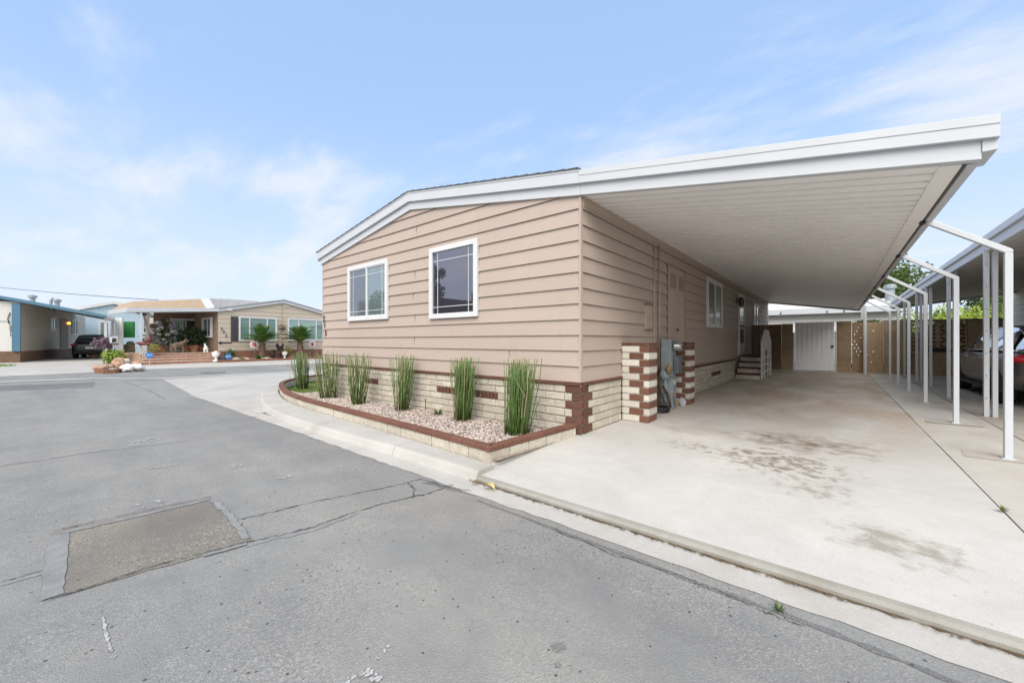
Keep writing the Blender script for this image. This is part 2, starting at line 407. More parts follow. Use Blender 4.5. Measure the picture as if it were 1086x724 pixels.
vs = scene.view_settings; vs.view_transform = 'Standard'; vs.look = 'None'; vs.gamma = 1; vs.exposure = 1.58; vs.use_curve_mapping = False
scene.render.engine = 'CYCLES'; scene.cycles.max_bounces = 8; scene.cycles.diffuse_bounces = 5
scene.cycles.use_denoising = True

# ------------------------------------------------------------------ ground
ZS = -.10
def structure(name, mb, mats, **k): return mb.build(name, mats, kind='structure', **k)
b = MB(); b.box(-400, -400, -.9, 400, 400, -.24); structure('ground', b, EARTH)
b = MB()
# asphalt sheet: street past the house and the cross street
b.face([(-23, -14, ZS), (30, -14, ZS), (30, -1.6, ZS), (-14, -1.6, ZS), (-14, 40, ZS), (-23, 40, ZS)])
b.face([(-23, -40, ZS), (-14, -40, ZS), (-14, -14, ZS), (-23, -14, ZS)])
structure('street', b, ASPH)
def ragged(x0, x1, y, n, amp, seed):
    r = random.Random(seed); return [(x0+(x1-x0)*i/n, y+r.uniform(-amp, amp)) for i in range(n+1)]
def gutter_strip(name, x0, x1, ya, yb, z, mat, seed):
    b = MB(); e = ragged(x0, x1, ya, int((x1-x0)*9)+1, .012, seed)
    for (xa, y_a), (xb, y_b) in zip(e, e[1:]):
        b.face([(xa, y_a, z), (xb, y_b, z), (xb, yb, z), (xa, yb, z)])
    return structure(name, b, mat)
gutter_strip('gutter', -9.6, 14, -2.125, -1.90, -.096, KERBC, 3)
# corner concrete by the planter, reaching the cross street
b = MB()
b.prism([(-15.2, -1.75), (-9.6, -2.09), (-5.6, -2.125), (-5.6, -1.2), (-6.2, 0), (-6.5, 10), (-14.9, 10), (-15.0, 1.6)], -.3, -.094, 'z')
structure('corner_pavement', b, FARC)
b = MB()
k0 = [(-15.0, 10), (-15.02, 1.6), (-15.3, -1.72), (-17.25, -3.3), (-17.75, -5.24), (-18.1, -14)]
k1 = [(x-.55, y-.05) for x, y in k0]
for i in range(len(k0)-1):
    b.face([(*k0[i], -.088), (*k1[i], -.088), (*k1[i+1], -.088), (*k0[i+1], -.088)])
structure('valley_gutter', b, KERBC)
# driveway in slabs with open joints
b = MB(); b.box(-.06, -1.59, -.3, 9, 16, -.104); structure('joint_bed', b, CRACK)
def slab(b, x0, x1, y0, y1, z=0.0):
    b.prism([(x0, y0), (x1, y0), (x1, y1), (x0, y1)], -.095, z, 'z')
def apron(b, x0, x1):
    prof = [(-1.838, -.095), (-1.838, -.0486), (-.75, 0), (-.006, 0), (-.006, -.095)]
    b.prism(prof, x0, x1, 'x')
b = MB(); apron(b, -.06, 3.494); b.prism([(-.13, -1.66), (-.061, -1.60), (-.061, -.02), (-.03, .0), (-.13, -.02)], -.11, -.006, 'z')
for y0, y1 in ((.003, 3.3), (3.306, 6.6), (6.606, 9.9), (9.906, 13), (13.006, 16)): slab(b, -.06, 3.494, y0, y1)
structure('driveway', b, DRIVE)
b = MB(); b.prism([(-1.90, -.095), (-1.903, -.068), (-1.878, -.054), (-1.8385, -.0495), (-1.8385, -.095)], -.06, 9, 'x')
structure('driveway_lip', b, concrete('dirty_lip_concrete', (.36, .35, .32), (.22, .20, .16), dirtmask=[(0, -60, -50, .42, .66, .6)]))
b = MB(); apron(b, 3.506, 4.34)
ys = [.006, 1.05, 2.3, 2.9, 4.3, 5.2, 6.6, 8.0, 9.6, 11.2, 13, 16]
for y0, y1 in zip(ys, ys[1:]): slab(b, 3.506, 4.34, y0, y1-.005, rnd.choice([0, -.002, -.004]))
structure('post_strip_pavement', b, STRIPC)
b = MB(); apron(b, 4.352, 9)
for y0, y1 in ((.006, 4), (4.006, 8), (8.006, 12), (12.006, 16)): slab(b, 4.352, 9, y0, y1)
structure('neighbour_driveway', b, NEIGHC)
# pale repaired squares round the posts
b = MB()
for y in (1.88, 4.15, 6.7):
    b.face([(3.62, y-.16, .004), (4.2, y-.14, .004), (4.22, y+.2, .004), (3.66, y+.2, .004)])
structure('post_base_patch', b, NEIGHC)
# litter along the driveway lip
b = MB(); r = random.Random(5)
for i in range(520):
    x = r.uniform(-.1, 5); y = -1.915+abs(r.gauss(0, .012))*-1; s = r.uniform(.006, .02); a = r.uniform(0, 3)
    p = [(x+s*math.cos(a+q)*k, y+s*.4*math.sin(a+q)*k, -.088+r.uniform(0, .006)) for q, k in ((0, 1), (1.6, .6), (3.1, 1), (4.7, .6))]
    b.face(p)
tag(b.build('leaf_litter', DEBRIS, kind='stuff'), 'brown dirt and leaf litter along the driveway lip', 'litter', kind='stuff')
b = MB(); e = ragged(-.05, 5, -1.911, 120, .010, 9)
for (xa, ya), (xb, yb) in zip(e, e[1:]): b.face([(xa, ya, -.0875), (xb, yb, -.0875), (xb, -1.90, -.0875), (xa, -1.90, -.0875)])
structure('gutter_dirt', b, DEBRIS)
# kerb around the planter
KO = [(-.02, -1.92), (-1.36, -1.92), (-3.05, -1.97), (-4.46, -1.94), (-5.5, -1.83), (-6.6, -1.58), (-7.6, -1.26), (-8.6, -.85), (-9.5, -.32), (-10.2, .35), (-10.7, 1.2), (-10.95, 2.4), (-11, 4.5)]
KI = [(-.02, -1.66), (-1.4, -1.58), (-2.95, -1.50), (-4.5, -1.44), (-5.45, -1.36), (-6.35, -1.22), (-7.25, -.98), (-8.2, -.66), (-9.0, -.22), (-9.65, .42), (-10.15, 1.25), (-10.4, 2.4), (-10.45, 4.5)]
def smoothline(p, k=6):
    out = []
    for i in range(len(p)-1):
        p0, p1, p2, p3 = (Vector(p[max(0, min(len(p)-1, j))]) for j in (i-1, i, i+1, i+2))
        for s in range(k):
            t = s/k
            out.append(.5*((2*p1)+(p2-p0)*t+(2*p0-5*p1+4*p2-p3)*t*t+(3*p1-p0-3*p2+p3)*t**3))
    out.append(Vector(p[-1])); return out
ko, ki = smoothline(KO), smoothline(KI)
b = MB()
seg = 0
for i0, i1 in ((0, 6), (6, 13), (13, 20), (20, 27), (27, 34), (34, 41), (41, 48), (48, 55), (55, 62), (62, 72)):
    rings = []
    for j in range(i0, min(i1, len(ko)-1)+1):
        o, q = ko[j].copy(), ki[j].copy()
        if j == i0 and i0: d = (ko[j+1]-ko[j]).normalized()*.006; o += d; q += d
        n = (q-o).normalized(); f = 0.0
        rings.append([(o.x, o.y, -.2), (o.x, o.y, -.094), (o.x+n.x*.03, o.y+n.y*.03, -.025), (o.x+n.x*.05, o.y+n.y*.05, -.004), (o.x+n.x*.075, o.y+n.y*.075, 0), (q.x, q.y, 0), (q.x, q.y, -.2)])
    if len(rings) > 1: b.loft(rings)
structure('kerb', b, KERBC, smooth=False)
# kerb gutter pan following the curve
b = MB()
for j in range(24, len(ko)-1):
    for a in (0,):
        o, o2 = ko[j], ko[j+1]; n, n2 = (ko[j]-ki[j]).normalized(), (ko[j+1]-ki[j+1]).normalized()
        b.face([(o.x, o.y, -.09), (o2.x, o2.y, -.09), (o2.x+n2.x*.16, o2.y+n2.y*.16, -.0915), (o.x+n.x*.16, o.y+n.y*.16, -.0915)])
structure('kerb_gutter', b, KERBC)
# street repairs: patch, seals, cracks, paint
def ragpoly(pts, n, amp, seed, z):
    r = random.Random(seed); out = []
    for (x0, y0), (x1, y1) in zip(pts, pts[1:]+pts[:1]):
        for i in range(n):
            t = i/n; out.append((x0+(x1-x0)*t+r.uniform(-amp, amp), y0+(y1-y0)*t+r.uniform(-amp, amp), z))
    return out
def ribbon(b, pts, wd, amp, seed, z, n=8, wvar=.5):
    r = random.Random(seed); P = []
    for (x0, y0), (x1, y1) in zip(pts, pts[1:]):
        for i in range(n): P.append(Vector((x0+(x1-x0)*i/n+r.uniform(-amp, amp), y0+(y1-y0)*i/n+r.uniform(-amp, amp))))
    P.append(Vector(pts[-1])); L = []  # left and right edges
    for i, p in enumerate(P):
        d = (P[min(i+1, len(P)-1)]-P[max(i-1, 0)]).normalized(); q = Vector((-d.y, d.x))*wd*.5*r.uniform(1-wvar, 1+wvar)
        L.append((p+q, p-q))
    for (a, c), (e, f) in zip(L, L[1:]): b.face([(*a, z), (*c, z), (*f, z), (*e, z)])
def g2(px, py): return G(px, py, ZS)[:2]
pc = [g2(48, 637), g2(57, 563), g2(224, 528), g2(268, 574)]
b = MB(); b.face(ragpoly(pc, 14, .012, 1, ZS+.004)); structure('street_patch', b, PATCH)
b = MB(); ribbon(b, [g2(55, 634), g2(63, 568)], .085, .003, 2, ZS+.008, 14, .12)
structure('patch_edge_seal', b, SEAL)
b = MB(); ribbon(b, [g2(64, 566), g2(140, 549), g2(222, 530)], .05, .003, 3, ZS+.008, 12, .2); ribbon(b, [g2(226, 530), g2(246, 550), g2(262, 572)], .045, .006, 4, ZS+.0085, 12, .3)
ribbon(b, [g2(215, 590), g2(262, 577)], .04, .004, 5, ZS+.008, 8, .25)
structure('patch_seam_seal', b, SEAL)
b = MB()
ribbon(b, [g2(49, 638), g2(100, 622), g2(160, 602), g2(226, 585), g2(268, 574)], .008, .006, 6, ZS+.012, 12, .7)
ribbon(b, [g2(66, 562), g2(140, 545), g2(224, 527)], .008, .004, 7, ZS+.012, 12, .7)
ribbon(b, [g2(0, 618), g2(44, 606)], .008, .004, 8, ZS+.006, 10, .6)
ribbon(b, [g2(256, 551), g2(330, 533), g2(400, 519), g2(432, 512), g2(446, 508)], .008, .010, 9, ZS+.006, 14, .7)
ribbon(b, [g2(268, 574), g2(330, 560), g2(370, 545), g2(415, 532), g2(452, 524), g2(480, 514)], .009, .014, 10, ZS+.006, 14, .8)
ribbon(b, [g2(432, 512), g2(440, 519), g2(438, 528)], .008, .008, 11, ZS+.007, 8, .8)
ribbon(b, [g2(446, 508), g2(466, 515), g2(500, 521)], .007, .012, 12, ZS+.007, 10, .8)
ribbon(b, [g2(585, 560), g2(640, 585), g2(720, 610), g2(800, 645), g2(860, 668)], .006, .02, 13, ZS+.006, 14, .9)
ribbon(b, [g2(130, 404), g2(158, 414), g2(175, 423)], .010, .02, 14, ZS+.006, 8, .7)
structure('road_crack', b, CRACK)
b = MB()
ribbon(b, [g2(0, 620), g2(46, 607)], .05, .004, 20, ZS+.003, 8, .2)
ribbon(b, [g2(0, 494), g2(100, 479), g2(200, 467)], .06, .01, 21, ZS+.003, 10, .3)
ribbon(b, [g2(260, 578), g2(330, 562), g2(380, 543)], .06, .01, 23, ZS+.003, 10, .3)
structure('sealed_seam', b, SEAL)
b = MB()
b.face(ragpoly([g2(-40, 411), g2(-40, 416), g2(98, 411), g2(100, 405)], 6, .02, 31, ZS+.004))
b.face(ragpoly([g2(212, 396.5), g2(213, 394.2), g2(240, 393.6), g2(240, 395.8)], 5, .02, 32, ZS+.004))
structure('old_street_patch', b, DARKP)
b = MB()
ribbon(b, [g2(505, 530), g2(640, 580), g2(760, 626), g2(860, 662), g2(985, 712), g2(1060, 745)], .038, .004, 33, ZS+.003, 5, .6)
b.face(ragpoly([g2(446, 512), g2(520, 528), g2(506, 523), g2(470, 507)], 6, .02, 34, ZS+.003))
structure('damp_edge_patch', b, DARKP)
b = MB(); b.face(ragpoly([g2(584, 684), g2(596, 682), g2(601, 687), g2(592, 692), g2(584, 688)], 4, .006, 35, ZS+.003)); b.face(ragpoly([g2(588, 704), g2(594, 703), g2(595, 707), g2(589, 708)], 4, .004, 36, ZS+.003))
structure('oil_spot', b, DARKP)
def paint_blob(b, px, py, r, seed, k=1.0):
    x, y = g2(px, py); rr = random.Random(seed)
    for q in range(3):
        xx, yy, r2 = x+rr.gauss(0, r*.6), y+rr.gauss(0, r*.6), r*rr.uniform(.2, .55)
        b.face([(xx+r2*math.cos(t*.52)*rr.uniform(.6, 1.2)*k, yy+r2*math.sin(t*.52)*rr.uniform(.6, 1.2), ZS+.004+q*.001+(seed%7)*.0001) for t in range(12)])
b = MB()
for i, (px, py, r_) in enumerate([(369, 723, .022), (374, 720, .018), (381, 718, .018), (386, 714.5, .016), (391, 713, .018), (396, 715, .022), (398, 720, .022), (403, 720, .02), (400, 724, .022)]): paint_blob(b, px, py, r_, 140+i)
paint_blob(b, 397, 699, .014, 1); paint_blob(b, 410, 690, .016, 2); paint_blob(b, 409, 692, .012, 3)
ribbon(b, [g2(109, 655), g2(113, 675), g2(118, 692)], .009, .003, 43, ZS+.004, 12, .8)
paint_blob(b, 121, 697, .014, 4)
for i, (px, py) in enumerate([(156, 496), (162, 497), (168, 495.5), (174, 495), (180, 493.5), (186, 493)]): paint_blob(b, px, py, .035, 60+i)
for i, (px, py) in enumerate([(140, 470), (146, 468.5), (152, 469), (158, 467), (164, 466.5), (150, 471)]): paint_blob(b, px, py, .07, 80+i)
for i, (px, py) in enumerate([(257, 495), (303, 507), (252, 452), (168, 530), (152, 536), (250, 494), (128, 448), (135, 446), (118, 455)]): paint_blob(b, px, py, .045, 100+i)
structure('worn_paint_mark', b, PAINT)
# far side of the cross street
b = MB()
far = [G(-60, 402, ZS), G(0, 399, ZS), G(60, 396.5, ZS), G(110, 394, ZS), G(150, 391.5, ZS), G(232, 389, ZS), G(300, 386.5, ZS), G(345, 385, ZS), G(420, 381, ZS)]
bk = [(-70, p[1]) for p in far]
for i in range(len(far)-1):
    p, q = far[i], far[i+1]
    b.mesh([(p[0], p[1], ZS+.002), (q[0], q[1], ZS+.002), (q[0]-.9, q[1], 0), (p[0]-.9, p[1], 0), (-70, p[1]-8, .1), (-70, q[1]+8, .1)], [(0, 1, 2, 3), (3, 2, 5, 4)])
structure('far_driveway', b, FARC)

# ------------------------------------------------------------------ main home
home = thing('manufactured_home', 'large tan lap sided manufactured home with brick skirting and white gable fascia', 'house')
GABLE = lambda x: 3.69-.1602*abs(x+3.6)
def clip(poly, f):
    out = []
    for i in range(len(poly)):
        p, q = poly[i], poly[(i+1) % len(poly)]; a, c = f(*p), f(*q)
        if a >= 0: out.append(p)
        if a*c < 0:
            t = a/(a-c); out.append((p[0]+(q[0]-p[0])*t, p[1]+(q[1]-p[1])*t))
    return out
PIT = .2063; Z0 = .68
def lap_wall(x0, x1, z0, ztop, pitch, lip=.022, top=None, m_face=0, m_lip=1, phase=0.0):
    b = MB(); k = 0; z = z0-phase
    while z < ztop:
        za, zb = max(z, z0), z+pitch
        poly = [(x0, za), (x1, za), (x1, zb), (x0, zb)]
        if top:
            for f in top: poly = clip(poly, f) if len(poly) >= 3 else poly
        else: poly = [(px, min(pz, ztop)) for px, pz in poly]
        if len(poly) >= 3:
            Y = lambda q: -lip*(1-(q-z)/pitch)-.002
            b.face([(px, Y(q), q) for px, q in poly], m_face)
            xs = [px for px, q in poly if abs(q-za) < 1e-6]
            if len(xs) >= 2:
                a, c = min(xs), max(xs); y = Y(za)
                b.face([(a, 0.004, za+.004), (c, 0.004, za+.004), (c, y, za), (a, y, za)], m_lip)  # lap underside in the darker lip colour, its shade painted in
        z += pitch; k += 1
    return b
tops = [lambda x, z: 3.69+.1602*(x+3.6)-z, lambda x, z: 3.69-.1602*(x+3.6)-z]
b = lap_wall(-7.2, 0.0, Z0, 3.8, PIT, top=tops)
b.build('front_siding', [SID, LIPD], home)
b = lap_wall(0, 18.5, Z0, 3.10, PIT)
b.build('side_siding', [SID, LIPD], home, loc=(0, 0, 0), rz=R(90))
b = MB(); b.prism([(-7.19, .1), (-.012, .1), (-.012, 3.08), (-3.6, 3.66), (-7.19, 3.09)], .006, 18.49, 'y'); b.build('wall_core', SIDTRIM, home)
b = MB(); b.box(-.010, -.0215, Z0, .0215, .03, 3.1); b.build('corner_trim', SID, home)
b = MB(); b.box(-7.215, -.019, Z0, -7.17, .03, 3.1); b.build('corner_trim', SID, home)
# splice lines of the boards
b = MB()
for x, z0, z1 in ((-3.52, 1.1, 1.29), (-3.5, 1.51, 1.7), (-3.55, 1.92, 2.11), (-3.5, 2.33, 2.52), (-3.45, 3.16, 3.34), (-1.2, .9, 1.08)):
    b = MB(); b.box(x, -.0185, z0, x+.004, 0, z1); b.build('board_splice', LIPD, home)
# skirting of individual blocks
def skirt(name, x0, x1, ztop, parent, rz=0, quoin=(), vents=(), seed=1, L=.31, h=.105, zbot=-.16, mats=None, capz=.05):
    r = random.Random(seed); b = MB()
    z = ztop-capz; k = 0
    b.box(x0, -.012, zbot, x1, .03, ztop-capz, 2)
    while z > zbot:
        za = z-h+.015; x = x0-(L/2 if k % 2 else 0); row = k
        while x < x1:
            a, c = max(x, x0)+.005, min(x+L, x1)-.005
            if quoin:
                ql = quoin[row % 2]
                if quoin[2] > 0: c = min(c, x1-ql-.005)
                else: a = max(a, x0+ql+.005)
            if c-a > .03:
                hit = [v for v in vents if row == 2 and a < v[1] and c > v[0]]
                segs = [(a, c)]
                for v in hit:
                    ns = []
                    for s0, s1 in segs:
                        if s1 <= v[0] or s0 >= v[1]: ns.append((s0, s1)); continue
                        if v[0]-s0 > .03: ns.append((s0, v[0]-.006))
                        if s1-v[1] > .03: ns.append((v[1]+.006, s1))
                    segs = ns
                for s0, s1 in segs: b.box(s0, -.024-r.uniform(0, .008), za, s1, 0, z, 0)
            x += L
        if quoin:
            ql = quoin[row % 2]
            if quoin[2] > 0: b.box(x1-ql+.004, -.036, za, x1+(.034 if quoin[2] == 1 else 0), 0, z, 1)
            else: b.box(x0, -.0345, za, x0+ql-.004, 0, z, 1)
        z -= h; k += 1
    o = b.build(name, mats or [CREAM, BROWN, MORTARD], parent, rz=rz, bevel=.005)
    b = MB(); n = max(1, int((x1-x0)/.21))
    for i in range(n):
        b.box(x0+(x1-x0)*i/n+.002, -.05, ztop-capz+.004, x0+(x1-x0)*(i+1)/n-.002, .0, ztop)
    b.build('brick_cap', BROWN, o, bevel=.005)
    for v in vents:
        b = MB(); za = ztop-capz-3*h+.011; n = int((v[1]-v[0])/.075)
        b.box(v[0], -.016, za, v[1], .01, za+h-.011, 1)
        for i in range(n): x = v[0]+(v[1]-v[0])*i/n; b.box(x+.006, -.03, za, x+(v[1]-v[0])/n-.012, -.01, za+h-.011, 0)
        b.build('vent', [BROWN, DARK], o, bevel=.004)
    return o
skirt('front_skirting', -7.2, 0.0, .68, home, 0, (.21, .11, 1), [(-5.25, -4.72), (-2.85, -2.35), (-1.9, -1.42)], 1)
skirt('side_skirting', .0355, 1.22, .68, home, R(90), (.13, .24, -1), (), 2)
skirt('side_skirting', 3.75, 10.0, .63, home, R(90), (), [(6.9, 8.0)], 3)
skirt('side_skirting', 1.6, 3.4, .63, home, R(90), (), (), 4)
skirt('side_skirting', 11.9, 18.4, .63, home, R(90), (), (), 5)
# roof and fascia
def band(b, pts, lo, hi, y0, y1, m=0):
    for (xa, za), (xb, zb) in zip(pts, pts[1:]):
        b.prism([(xa, za+lo), (xb, zb+lo), (xb, zb+hi), (xa, za+hi)], y0, y1, 'y', m)
gl = [(-7.26, GABLE(-7.26)), (-3.6, 3.69), (.03, GABLE(.03))]
b = MB(); band(b, gl, -.003, .14, -.05, .03); f1 = b.build('fascia', WHITE, home)
gu = [(-7.33, GABLE(-7.33)), (-3.6, 3.69), (.03, GABLE(.03))]
b = MB(); band(b, gu, .137, .31, -.095, .02); band(b, gu, .285, .312, -.103, -.06); b.build('fascia_board', WHITE, f1)
rf = MB()
for (xa, xb) in ((-7.36, -3.6), (-3.6, .03)):
    za, zb = GABLE(xa)+.31, GABLE(xb)+.31
    rows = 18
    for i in range(rows):
        t0, t1 = i/rows, (i+1)/rows
        p, q = (xa+(xb-xa)*t0, za+(zb-za)*t0), (xa+(xb-xa)*t1, za+(zb-za)*t1)
        up = .014
        rf.mesh([(p[0], -.115, p[1]+.003), (q[0], -.115, q[1]+.003), (q[0], 18.6, q[1]+.003), (p[0], 18.6, p[1]+.003),
                 (p[0], -.115, p[1]+(up+.012 if xb <= -3.6 else up)), (q[0], -.115, q[1]+(up if xb <= -3.6 else up+.012)), (q[0], 18.6, q[1]+up), (p[0], 18.6, p[1]+up)],
                [(0, 3, 2, 1), (4, 5, 6, 7), (0, 1, 5, 4), (1, 2, 6, 5), (2, 3, 7, 6), (3, 0, 4, 7)])
rf.build('roof', SHING, home)
b = MB(); b.box(-7.36, -.1, 3.2, -7.28, 18.6, 3.38); b.build('eave_fascia', WHITE, home)
# windows
def window(parent, x0, x1, z0, z1, rz=0, kind='picture', fw=.085, panes=(None,), dep=.045, loc=(0, 0, 0), frame=None, y=-.032, stile=.5, grid=True):
    frame = frame or WHITE2
    b = MB(); ya, yb = y-dep, y+.015
    b.box(x0, ya, z0, x0+fw, yb, z1); b.box(x1-fw, ya, z0, x1, yb, z1)
    b.box(x0+fw, ya, z1-fw, x1-fw, yb, z1); b.box(x0+fw, ya, z0, x1-fw, yb, z0+fw)
    o = b.build('window', frame, parent, loc=loc, rz=rz, bevel=.006)
    i0, i1, j0, j1 = x0+fw, x1-fw, z0+fw, z1-fw
    if kind == 'slider':
        xm = i0+(i1-i0)*stile
        b = MB(); b.box(xm-.018, y-.030, j0, xm+.018, y+.01, j1)
        for a, c in ((i0, xm-.025), (xm+.025, i1)):
            b.box(a, y-.026, j0, c, y+.008, j0+.018); b.box(a, y-.026, j1-.018, c, y+.008, j1)
        b.build('sash', frame, o, bevel=.003)
        for (a, c), mt in zip(((i0, xm-.02), (xm+.02, i1)), panes):
            b = MB(); b.box(a, y-.004, j0, c, y+.004, j1); b.build('pane', mt, o)
    elif kind == 'triple':
        xa, xb = i0+(i1-i0)*.25, i0+(i1-i0)*.75
        b = MB()
        for xm in (xa, xb): b.box(xm-.03, y-.034, j0, xm+.03, y+.01, j1)
        b.build('sash', frame, o)
        for (a, c), mt in zip(((i0, xa), (xa, xb), (xb, i1)), panes):
            b = MB(); b.box(a, y-.004, j0, c, y+.004, j1); b.build('pane', mt, o)
    else:
        b = MB(); b.box(i0, y-.004, j0, i1, y+.004, j1); b.build('pane', panes[0], o)
    if grid:
        b = MB(); t = .0052; ym = y-.0085; g = .13
        for x in (i0+g, i1-g): b.box(x-t, ym, j0, x+t, y-.004, j1)
        for z in (j0+g*.9, j1-g*1.2): b.box(i0, ym-.001, z-t, i1, y-.0035, z+t)
        b.build('muntin', MUNT, o)
    return o
window(home, -5.91, -4.34, 1.66, 2.87, 0, 'slider', y=-.032, dep=.035, panes=(GLASSI, GLASSL))
window(home, -3.03, -1.83, 1.61, 2.86, 0, 'picture', y=-.032, dep=.035, panes=(GLASSD,))
GLASSC = glass('shaded_glass', (.03, .035, .03), .12, .45, (.6, .62, .6))
GLASSB = glass('blind_glass', (.09, .09, .075), .12, .45, (.7, .72, .7))
window(home, 6.39, 8.1, 1.58, 2.86, R(90), 'slider', panes=(GLASSC, GLASSB), grid=False, fw=.09, y=-.03, dep=.035)
window(home, 13.8, 15.3, 1.6, 2.74, R(90), 'slider', panes=(GLASSC, GLASSL), grid=False, fw=.09, y=-.03, dep=.035)
# utility closet doors
b = MB(); b.box(3.4, -.012, .64, 4.53, .0, 2.73); fr = b.build('utility_door', SIDTRIM, home, rz=R(90))
for a, c in ((3.43, 3.955), (3.965, 4.5)):
    b = MB(); b.box(a, -.03, .66, c, -.01, 2.7)
    b.build('door_leaf', SIDTRIM, fr, bevel=.004)
    b = MB()
    for i in range(5):
        x = a+.12+i*.07; b.box(x, -.034, 2.28, x+.022, -.0305, 2.58)
    b.build('louvre', LIPD, fr)
b = MB(); b.box(3.36, -.022, .64, 3.40, 0, 2.77); b.box(4.53, -.022, .64, 4.57, 0, 2.77); b.box(3.4, -.022, 2.73, 4.53, 0, 2.77); b.build('door_trim', LIPD, fr)
b = MB(); b.lathe([(.012, 0), (.028, .02), (.028, .045), (.008, .055)], (0, 0, 0), 10); k = b.build('door_knob', STEELD, fr, loc=(3.92, -.03, 1.45)); k.rotation_euler = (R(90), 0, 0)
b = MB(); b.box(2.2, -.045, 1.42, 2.49, 0, 1.86); pn = b.build('access_panel', SIDTRIM, home, rz=R(90), bevel=.006)
b = MB(); b.box(2.19, -.05, 1.84, 2.5, -.01, 1.875); b.build('panel_lip', LIPD, pn); b = MB(); b.box(2.2, -.055, 1.40, 2.49, -.01, 1.43); b.build('panel_lip', LIPD, pn)
b = MB(); b.tube([(2.62, -.026, .7), (2.62, -.026, 3.02)], .016, 8); b.build('conduit', SIDTRIM, home, rz=R(90), smooth=True)
# entry door with screen
b = MB(); y0, y1 = 10.68, 11.75
b.box(y0, -.06, .73, y0+.09, 0, 2.84); b.box(y1-.09, -.06, .73, y1, 0, 2.84); b.box(y0+.09, -.06, 2.75, y1-.09, 0, 2.84); b.box(y0+.09, -.055, .73, y1-.09, -.005, 1.15); b.box(y0+.09, -.05, 1.62, y1-.09, -.01, 1.70)
ed = b.build('entry_door', WHITE2, home, rz=R(90), bevel=.004)
b = MB(); b.box(y0+.09, -.04, 1.15, y1-.09, -.025, 2.75); b.build('pane', GLASSC, ed)
b = MB()
for z in (1.66, 1.76, 1.84):
    b.tube([(y0+.1, -.065, z), ((y0+y1)/2, -.07, z+.05), (y1-.1, -.065, z)], .012, 6)
b.build('screen_scroll', WHITE2, ed)
b = MB(); b.lathe([(.02, 0), (.035, .02), (.02, .05)], (0, 0, 0), 8); k = b.build('handle', STEELD, ed, loc=(y0+.05, -.06, 1.72)); k.rotation_euler = (R(90), 0, 0)
b = MB(); b.lathe([(.02, -.17), (.075, -.12), (.085, .06), (.055, .12), (.015, .16)], (10.4, -.15, 2.52), 8); b.bar((10.4, -.02, 2.6), (10.4, -.15, 2.66), .03, .03); b.box(10.34, -.03, 2.45, 10.46, 0, 2.66)
b.build('wall_lamp', M('lamp_bronze', (.09, .05, .03), .4, .2), home, rz=R(90))
b = MB(); b.box(10.32, -.03, 1.05, 10.42, 0, 1.2); b.build('outlet_box', SIDTRIM, home, rz=R(90))
for ch, x, z in (('2', -7.115, 1.765), ('1', -7.07, 1.60), ('5', -7.02, 1.405)): text(ch, .19, (x, -.03, z), BLACK, home, 'house_number')
b = MB(); b.box(0.002, .03, 2.99, .034, 18.4, 3.110); b.build('wall_header', SIDTRIM, home)

# ------------------------------------------------------------------ carport awning
cp = thing('carport', 'white metal carport awning sloping down from the tan home over the driveway', 'carport')
ZC = lambda x: 3.118-.161*x      # underside of the pans
YE = 18.0
prof = []; y = .03
while y < YE:
    prof += [(y, 0), (y+.148, 0), (y+.15, .05), (y+.20, .05)]; y += .202
b = MB()
x0, x1 = -.02, 3.24
for (ya, za), (yb, zb) in zip(prof, prof[1:]):
    b.face([(x0, ya, ZC(x0)+za), (x0, yb, ZC(x0)+zb), (x1, yb, ZC(x1)+zb), (x1, ya, ZC(x1)+za)])
b.face([(x0, 0, ZC(x0)+.11), (x0, YE, ZC(x0)+.11), (3.42, YE, ZC(3.42)+.11), (3.42, 0, ZC(3.42)+.11)])
b.build('roof_pan', PAN, cp, recalc=False)
b = MB(); cl_ = [(.031, GABLE(.031)), (3.41, GABLE(3.41)+.005)]
band(b, cl_, -.003, .14, -.05, .028); fo = b.build('fascia', WHITE, cp, bevel=.004)
b = MB(); cu_ = [(.031, GABLE(.031)), (3.49, GABLE(3.49)+.005)]
band(b, cu_, .137, .235, -.095, .018); band(b, cu_, .232, .30, -.101, .014); b.build('fascia_board', WHITE, fo, bevel=.003)
def slopebox(b, xa, xb, lo, hi, y0, y1, m=0): b.prism([(xa, ZC(xa)+lo), (xb, ZC(xb)+lo), (xb, ZC(xb)+hi), (xa, ZC(xa)+hi)], y0, y1, 'y', m)
b = MB(); slopebox(b, 3.20, 3.325, -.012, .02, .03, YE); b.build('header_beam', PAN, cp, bevel=.004)
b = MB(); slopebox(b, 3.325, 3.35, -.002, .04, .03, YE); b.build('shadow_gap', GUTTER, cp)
b = MB(); b.prism([(3.35, 2.56), (3.41, 2.56), (3.41, 2.68), (3.395, 2.68), (3.395, 2.575), (3.35, 2.575)], .028, YE, 'y'); b.build('gutter', WHITE, cp)
b = MB(); b.box(3.411, -.06, 2.62, 3.485, .3, 2.80); b.build('gutter_end', WHITE, fo)
b = MB(); slopebox(b, 0.0, 3.4, -.07, .08, YE, YE+.04); b.build('rear_fascia', M('yellowed_white', (.62, .60, .45), .6, .05), cp)
BOLT = M('bolt_black', (.03, .03, .03), .6)
